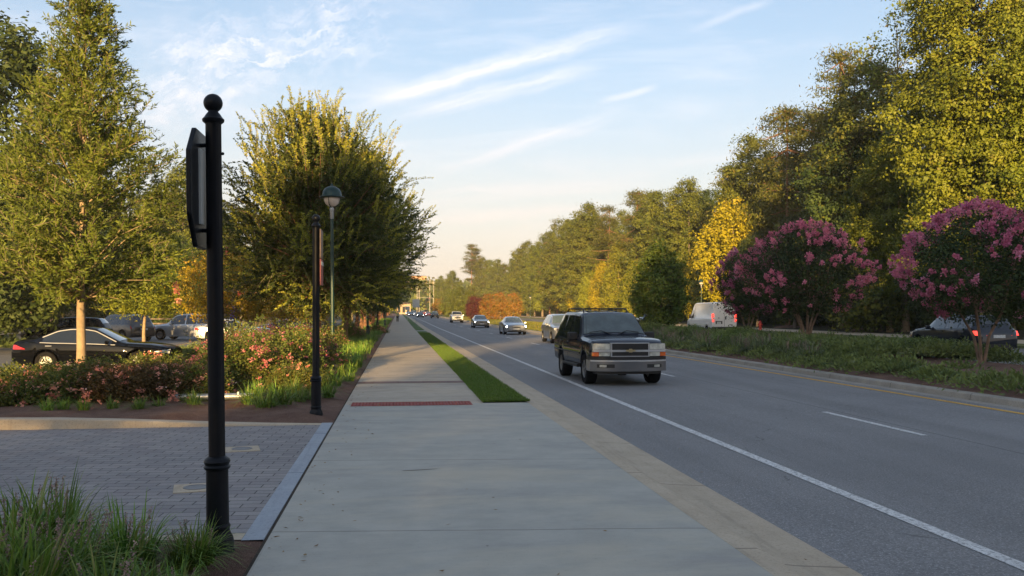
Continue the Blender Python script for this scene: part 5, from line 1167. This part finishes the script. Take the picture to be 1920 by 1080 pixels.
def lamp(m, name='street_lamp'):
    o = empty(name)
    MB().lathe([(0, -.08), (.19, -.08), (.19, .03), (.155, .06), (.13, .3), (.105, .62), (.10, .66)], 20, flute=(.05, .64, .12)).build('base', m, o)
    MB().lathe([(.10, .65), (.13, .67), (.135, .70), (.11, .72), (.125, .75), (.125, .78), (.075, .82), (.062, .86)], 20).build('collar', m, o)
    MB().lathe([(.060, .85), (.048, 4.55), (.046, 4.85), (.0, 4.86)], 16).build('pole', m, o)
    MB().lathe([(.05, 4.5), (.058, 4.52), (.058, 4.75), (.07, 4.78), (.05, 4.84), (.02, 4.9)], 16).build('fitter', I_galv, o)
    MB().lathe([(.0, 4.86), (.10, 4.88), (.19, 4.95), (.235, 5.06), (.24, 5.14), (.0, 5.15)], 24).build('glass_bowl', W_bowl, o)
    MB().lathe([(.20, 5.12), (.36, 5.135), (.385, 5.15), (.375, 5.165), (.30, 5.185), (.29, 5.23), (.275, 5.32), (.22, 5.41), (.12, 5.47), (.05, 5.49), (.045, 5.53), (.0, 5.54)], 28).build('lamp_shade', m, o)
    MB().lathe([(.0, 5.5), (.02, 5.5), (.03, 5.53), (.012, 5.56), (.0, 5.58)], 10).build('finial', m, o)
    for k in range(3):
        a = k * 2.094 + 4.4; MB().tube([(.05 * math.cos(a), .05 * math.sin(a), 4.84), (.22 * math.cos(a), .22 * math.sin(a), 4.93), (.26 * math.cos(a), .26 * math.sin(a), 5.14)], .012, 6).build('arm', m, o)
    return o
lg = lamp(I_grn); lg.location = (X(624.5, 26.8), 26.8, G(-2, 26.8)); lg.rotation_euler = (0, -R(.6), 0); tag(lg, 'green street lamp with domed shade and milky bowl rising beside the second black post', 'street lamp')
lb = copy_tree(lg, (X(690, 58.5), 58.5, G(-2, 58)), 0, None, 'dark street lamp post with flared foot, third post up the walk under the elms'); 
copy_tree(lg, (X(722, 96), 96, G(-2, 96)), 0, None, 'dark street lamp post far up the walk, just left of the pedestrian')
copy_tree(lg, (X(1315, 90), 90, G(31, 90)), 0, .92, 'street lamp with pale head standing above the white van')
copy_tree(lg, (X(994, 207), 207, G(31, 200)), 0, .95, 'far street lamp between the orange bushes and the golden trees')
copy_tree(lg, (X(1194, 118), 118, G(31, 118)), 0, .9, 'street lamp pole behind the small median tree, right of the four by four')
# a slim bollard like post at 80 m
o = empty('bollard_post', (X(708, 79), 79, G(-2, 79)), 0, 'short dark post with flared foot between the two dark lamp posts', 'post')
MB().lathe([(0, -.05), (.24, -.05), (.22, .1), (.1, .8), (.07, .9), (.0, .91)], 12).build('base', I_blk, o); MB().lathe([(.05, .88), (.05, 2.9), (0, 2.92)], 10).build('shaft', I_blk, o)
# fallen steel pipes on the mulch
o = empty('steel_pipe', (X(328, 17.0), 17.0, G(-4, 17) + .14), 0, 'long pale steel pipe lying on the mulch behind the near post', 'pipe')
MB().lathe([(.0, 0), (.055, 0), (.06, .02), (.06, 1.42), (.055, 1.44), (0, 1.44)], 18, axis='x').build('pipe', I_galv, o); MB().box((1.16, -.0, .055), (.03, .10, .06)).build('clamp', I_galv, o)
o = empty('steel_pipe', (X(342, 17.5), 17.5, G(-4, 17) + .21), R(2), 'shorter, thicker cream pipe lying above the long pipe, left end', 'pipe')
MB().lathe([(.0, 0), (.066, 0), (.07, .02), (.07, .42), (.064, .44), (0, .44)], 18, axis='x').build('pipe', mat('cream_paint', (.55, .52, .42), .5), o)
# drain covers in the pavers
for lbl, px, py in (('nearer square concrete drain pad with round cover, partly behind the post foot', 372, 900), ('farther square concrete drain pad with round cover in the pavers', 456, 833)):
    y = 1.72 * 1650 / (py - 587) * .99; x = X(px, y); o = empty('drain_cover', (x, y, G(x, y) - .004), R(12), lbl, 'drain cover')
    MB().prism([(-.21, -.21), (.21, -.21), (.21, .21), (-.21, .21)], 'xy', .0, .016).build('pad', M_kerb, o, smooth=False)
    MB().lathe([(0, .004), (.125, .004), (.125, .014), (.105, .016), (.10, .0105), (0, .0105)], 24).build('cover', mat('drain_lid', (.20, .20, .20), .6), o)
# fire hydrant
o = empty('fire_hydrant', (X(1425, 75), 75, G(31.8, 75)), 0, 'red fire hydrant beside the pale far sidewalk', 'hydrant'); Hm = mat('hydrant_red', (.50, .04, .03), .4)
MB().lathe([(0, -.05), (.17, -.05), (.17, .05), (.12, .08), (.12, .55), (.15, .56), (.15, .62), (.12, .64), (.09, .74), (.03, .80), (0, .81)], 16).build('barrel', Hm, o)
for a in (0, PI / 2, PI): MB().lathe([(0, .1), (.06, .1), (.06, .2), (0, .21)], 10, axis='x').build('outlet', Hm, o).rotation_euler = (0, 0, a)
for ch in o.children:
    if ch.name.startswith('outlet'): ch.location = (0, 0, .45)
# mulch ring mounds of the far verge trees
for lbl, px, yy, s in (('low mulch mound around a young tree on the far verge between the crape myrtles', 1623, 65.5, 1.0), ('mulch mound around the trunk behind the widest crape myrtle', 1480, 79, .8)):
    x = X(px, yy); o = empty('young_tree', (x, yy, G(x, yy)), 0, lbl.replace('low mulch mound around a ', 'slim ').replace('mulch mound around the trunk', 'slim young tree on a mulch mound'), 'tree')
    MB().lathe([(0, .22), (.3, .2), (1.0, .10), (1.5, -.05), (0, -.06)], 18).build('mulch_mound', M_mulch, o); pts, rad = trunk_pts(np.random.default_rng(7), 4.6, .09, .04); MB().tube(pts, rad, 8).build('trunk', B_pine, o)
    rg = np.random.default_rng(19); Vq, tq, _ = crown(rg, [(2.0, 1.0), (3, 1.8), (4.5, 1.5), (6.2, .4)], 110, 50, .5, .16, .11); link('crown', quads_mesh('crown', Vq, tq), L_forA, o)
# far signs, poles, buildings at the end of the road
def flat_sign(name, label, px, yy, zc, wd, ht, m, h):
    x = X(px, yy); o = empty(name, (x, yy, G(x, yy)), 0, label, 'road sign'); MB().tube([(0, 0, -.1), (0, 0, h)], .035, 8).build('post', I_galv, o)
    MB().prism([(-wd / 2, zc - ht / 2), (wd / 2, zc - ht / 2), (wd / 2, zc + ht / 2), (-wd / 2, zc + ht / 2)], 'xz', -.05, .02).build('sign_panel', m, o, smooth=False); return o
flat_sign('road_sign', 'large pale sign on a thin pole in the grass strip far up the road', 780, 126, 2.85, 1.0, 1.15, S_white, 3.4)
flat_sign('road_sign', 'small pale sign on a short pole left of the large pale sign', 764, 150, 2.2, .75, .6, S_white, 2.5)
Pg = mat('pole_grey', (.36, .33, .29), .7)
for lbl, px, yy, z1, r in (('left tall utility pole at the end of the road', 782, 350, 12.5, .16), ('second utility pole, shorter, beside the left one', 786, 372, 10.6, .16), ('pale tall pole left of the lone rounded tree', 806, 340, 14, .15), ('thin pole closest to the lone rounded tree', 813, 300, 12, .10)):
    x = X(px, yy); o = empty('utility_pole', (x, yy, G(x, yy)), 0, lbl, 'pole'); MB().tube([(0, 0, -.2), (0, 0, z1)], [r, r * .7], 8).build('pole', Pg, o); MB().box((0, 0, z1 - .8), (.9, .1, .12)).build('crossarm', Pg, o)
for lbl, px, yy, m_, zt in (('traffic signal hanging over the far crossing', 805, 330, 6.2, 6.2),):
    x = X(px, yy); o = empty('traffic_signal', (x, yy, G(x, yy)), 0, lbl, 'traffic signal'); MB().tube([(1.5, 0, -.2), (1.5, 0, 6.4)], .1, 8).build('pole', Pg, o); MB().tube([(1.5, 0, 6.4), (-4.5, 0, 6.8)], .06, 6).build('mast_arm', Pg, o)
    h_ = MB().box((0, -.1, 5.9), (.45, .25, 1.2)).build('signal_head', K_plast, o); MB().sphere((0, -.26, 6.3), .14, 10, 6).build('signal_lamp', K_tail, h_)
M_bld = mat('tan_render', (.36, .27, .18), .8, coords='World'); M_roof = mat('brown_roof', (.14, .09, .06), .8); M_win = mat('window_glass', (.03, .035, .04), .1, coat=.5)
def building(name, label, x, y, z, wd, dp, ht, nwin, cols=False, rh=.7, wm=None):
    o = empty(name, (x, y, z), 0, label, 'building'); MB().box((0, 0, ht / 2 - .3), (wd, dp, ht + .6)).build('wall', wm or M_bld, o, smooth=False)
    rf = MB(); e = .5; rf.add([(-wd / 2 - e, -dp / 2 - e, ht), (wd / 2 + e, -dp / 2 - e, ht), (wd / 2 + e, dp / 2 + e, ht), (-wd / 2 - e, dp / 2 + e, ht), (-wd / 2 + dp * .3, 0, ht + rh), (wd / 2 - dp * .3, 0, ht + rh), ], [(0, 1, 5, 4), (1, 2, 5), (2, 3, 4, 5), (3, 0, 4), (3, 2, 1, 0)]); rf.build('roof', M_roof, o, smooth=False)
    for i in range(nwin):
        xx = -wd / 2 + wd * (i + .5) / nwin; f_ = MB().box((xx, -dp / 2 - .02, ht * .45), (wd / nwin * .55, .06, ht * .6)).build('window', M_win, o, smooth=False)
        MB().box((xx, -dp / 2 - .05, ht * .45 + ht * .31), (wd / nwin * .62, .1, .08)).build('window_frame', S_white, f_, smooth=False)
        if cols: MB().box((xx + wd / nwin / 2, -dp / 2 - 2.2, ht / 2), (.5, .5, ht)).build('column', M_bld, o, smooth=False)
    if cols: MB().box((0, -dp / 2 - 1.2, ht - .15), (wd, 2.6, .3)).build('canopy', M_roof, o, smooth=False)
    return o
building('shop_building', 'low tan shop front with square columns seen under the elms', -21.5, 108, rise(105) - .15, 26, 10, 4.0, 9, True)
building('brick_shed', 'small tan brick building end behind the parked grey car', X(185, 92), 92, rise(92) - .15, 4.5, 5, 3.2, 1)
building('far_building', 'small sunlit tan building at the far end left of the road', X(757, 390), 390, rise(390), 6, 6, 4.5, 3)
building('hilltop_building', 'orange building on top of the far hill', X(782, 700), 700, hill_z(20, 700) + 4.5, 15, 12, 11, 5, wm=mat('orange_render', (.5, .26, .14), .8))  # the orange is the wall colour itself
# fence of the car park (dark rails with posts)
o = empty('rail_fence', (X(95, 78), 78, G(-30, 78)), R(4), 'brown post and rail fence behind the parked black wagon', 'fence')
for i in range(6): MB().box((i * 2.6, 0, .75), (.2, .2, 1.7)).build('fence_post', B_grey, o, smooth=False)
for z in (.45, .95, 1.35): MB().box((6.5, .0, z), (13, .06, .12)).build('rail', B_grey, o, smooth=False)
# a small flag-like purple umbrella by the golden myrtle is too small to model apart from its cloth
o = empty('folded_umbrella', (X(437, 70), 70, G(-13, 70)), 0, 'closed purple parasol seen between the golden myrtle stems', 'parasol')
MB().tube([(0, 0, 0), (0, 0, 2.9)], .03, 8).build('pole', I_blk, o); MB().lathe([(0, 2.95), (.06, 2.8), (.22, 1.7), (.26, 1.45), (.0, 1.5)][::-1], 10, flute=(1.4, 2.7, .2)).build('canopy', mat('purple_cloth', (.09, .05, .20), .8), o)

# ---- the pedestrian
def person(label, loc, rz):
    J = {'pel': (0, 0, .95), 'sp': (0, .01, 1.15), 'ch': (0, .01, 1.36), 'nk': (0, 0, 1.50), 'hd': (0, -.01, 1.60), 'ht': (0, -.01, 1.70)}
    E = [('pel', 'sp'), ('sp', 'ch'), ('ch', 'nk'), ('nk', 'hd'), ('hd', 'ht')]
    Rr = {'pel': (.15, .11), 'sp': (.135, .10), 'ch': (.16, .11), 'nk': (.055, .055), 'hd': (.08, .095), 'ht': (.06, .07)}
    for s_, k, st in ((1, 'l', .17), (-1, 'r', -.17)):
        J.update({k + 'hip': (.09 * s_, 0, .90), k + 'kn': (.10 * s_, -.02 - st * .55, .49), k + 'an': (.10 * s_, .05 - st, .09), k + 'to': (.11 * s_, -.10 - st, .035),
                  k + 'sh': (.19 * s_, .01, 1.40), k + 'el': (.25 * s_, .02 + st * .3, 1.13), k + 'wr': (.26 * s_, -.04 + st * .7, .90), k + 'ha': (.26 * s_, -.06 + st * .8, .82)})
        Rr.update({k + 'hip': (.09, .10), k + 'kn': (.058, .062), k + 'an': (.04, .045), k + 'to': (.04, .03), k + 'sh': (.06, .06), k + 'el': (.042, .042), k + 'wr': (.027, .027), k + 'ha': (.03, .018)})
        E += [('pel', k + 'hip'), (k + 'hip', k + 'kn'), (k + 'kn', k + 'an'), (k + 'an', k + 'to'), ('ch', k + 'sh'), (k + 'sh', k + 'el'), (k + 'el', k + 'wr'), (k + 'wr', k + 'ha')]
        for f in range(5):
            fx = (f - 2) * .016; nm = k + 'f%d' % f; b = J[k + 'ha']; ln = (.05, .075, .085, .078, .06)[f]
            J[nm] = (b[0] + fx * .25, b[1] + fx * 1.1, b[2] - ln); Rr[nm] = (.009, .009); E.append((k + 'ha', nm))
    ks = list(J); me = bpy.data.meshes.new('person'); me.from_pydata([J[k] for k in ks], [(ks.index(a), ks.index(b)) for a, b in E], [])
    o = bpy.data.objects.new('person', me); COL.objects.link(o); o.location = loc; o.rotation_euler = (0, 0, rz); tag(o, label, 'person')
    sk = o.modifiers.new('skin', 'SKIN'); o.modifiers.new('sub', 'SUBSURF').levels = 1; o.modifiers['sub'].render_levels = 2
    for i, k in enumerate(ks): me.skin_vertices[0].data[i].radius = Rr[k]; me.skin_vertices[0].data[i].use_root = (i == 0)
    me.materials.append(mat('skin', (.38, .22, .15), .6))
    MB().lathe([(.0, .93), (.155, .93), (.16, 1.05), (.15, 1.2), (.18, 1.36), (.14, 1.46), (.07, 1.5), (0, 1.5)], 18).build('shirt', mat('olive_shirt', (.50, .46, .22), .8), o).scale = (1.05, .78, 1)
    for s_, k in ((1, 'l'), (-1, 'r')):
        MB().tube([J[k + 'sh'], tuple((Vector(J[k + 'sh']) + Vector(J[k + 'el'])) * .5), J[k + 'el']], [.075, .062, .055], 10).build('sleeve', mat('olive_shirt', (.36, .33, .17)), o)
        MB().tube([(.085 * s_, 0, .97), J[k + 'hip'], J[k + 'kn'], J[k + 'an']], [.11, .112, .075, .06], 10).build('trouser_leg', mat('black_cloth', (.012, .012, .015), .8), o)
        a = J[k + 'an']; MB().sphere((a[0], a[1] - .07, .045), .06, 10, 6, (.8, 2.1, .75)).build('shoe', K_plast, o)
    MB().sphere((0, .01, 1.66), .105, 12, 8, (.9, 1.0, 1.02)).build('hair', mat('dark_hair', (.03, .018, .012), .7), o)
    for s_ in (1, -1): MB().sphere((.032 * s_, -.095, 1.635), .010, 8, 6).build('eye', K_plast, o)
    MB().sphere((0, -.108, 1.605), .014, 8, 6).build('nose', mat('skin', (.4, .2, .1)), o); MB().box((0, -.098, 1.572), (.04, .01, .008)).build('mouth', mat('lip', (.3, .1, .08)), o)
    return o
yp = 142; person('person in pale olive shirt and black trousers walking on the sidewalk far ahead', (X(745.5, yp), yp, rise(yp)), 0)

# ================================================================== AIR
hz = MB().box((0, 560, 30), (1100, 1500, 66)).mesh('haze', False); hzo = link('haze', hz); hzo['kind'] = 'stuff'; tag(hzo, 'thin warm evening haze over the road and woods', 'haze')
hm = bpy.data.materials.new('haze'); hm.use_nodes = True; t = NT(hm.node_tree); t.n.clear()
pv = t.node('ShaderNodeVolumePrincipled'); pv.inputs['Color'].default_value = (.95, .93, .9, 1); pv.inputs['Density'].default_value = .0003; pv.inputs['Anisotropy'].default_value = .1
t.l.new(pv.outputs[0], t.node('ShaderNodeOutputMaterial').inputs['Volume']); hz.materials.append(hm)
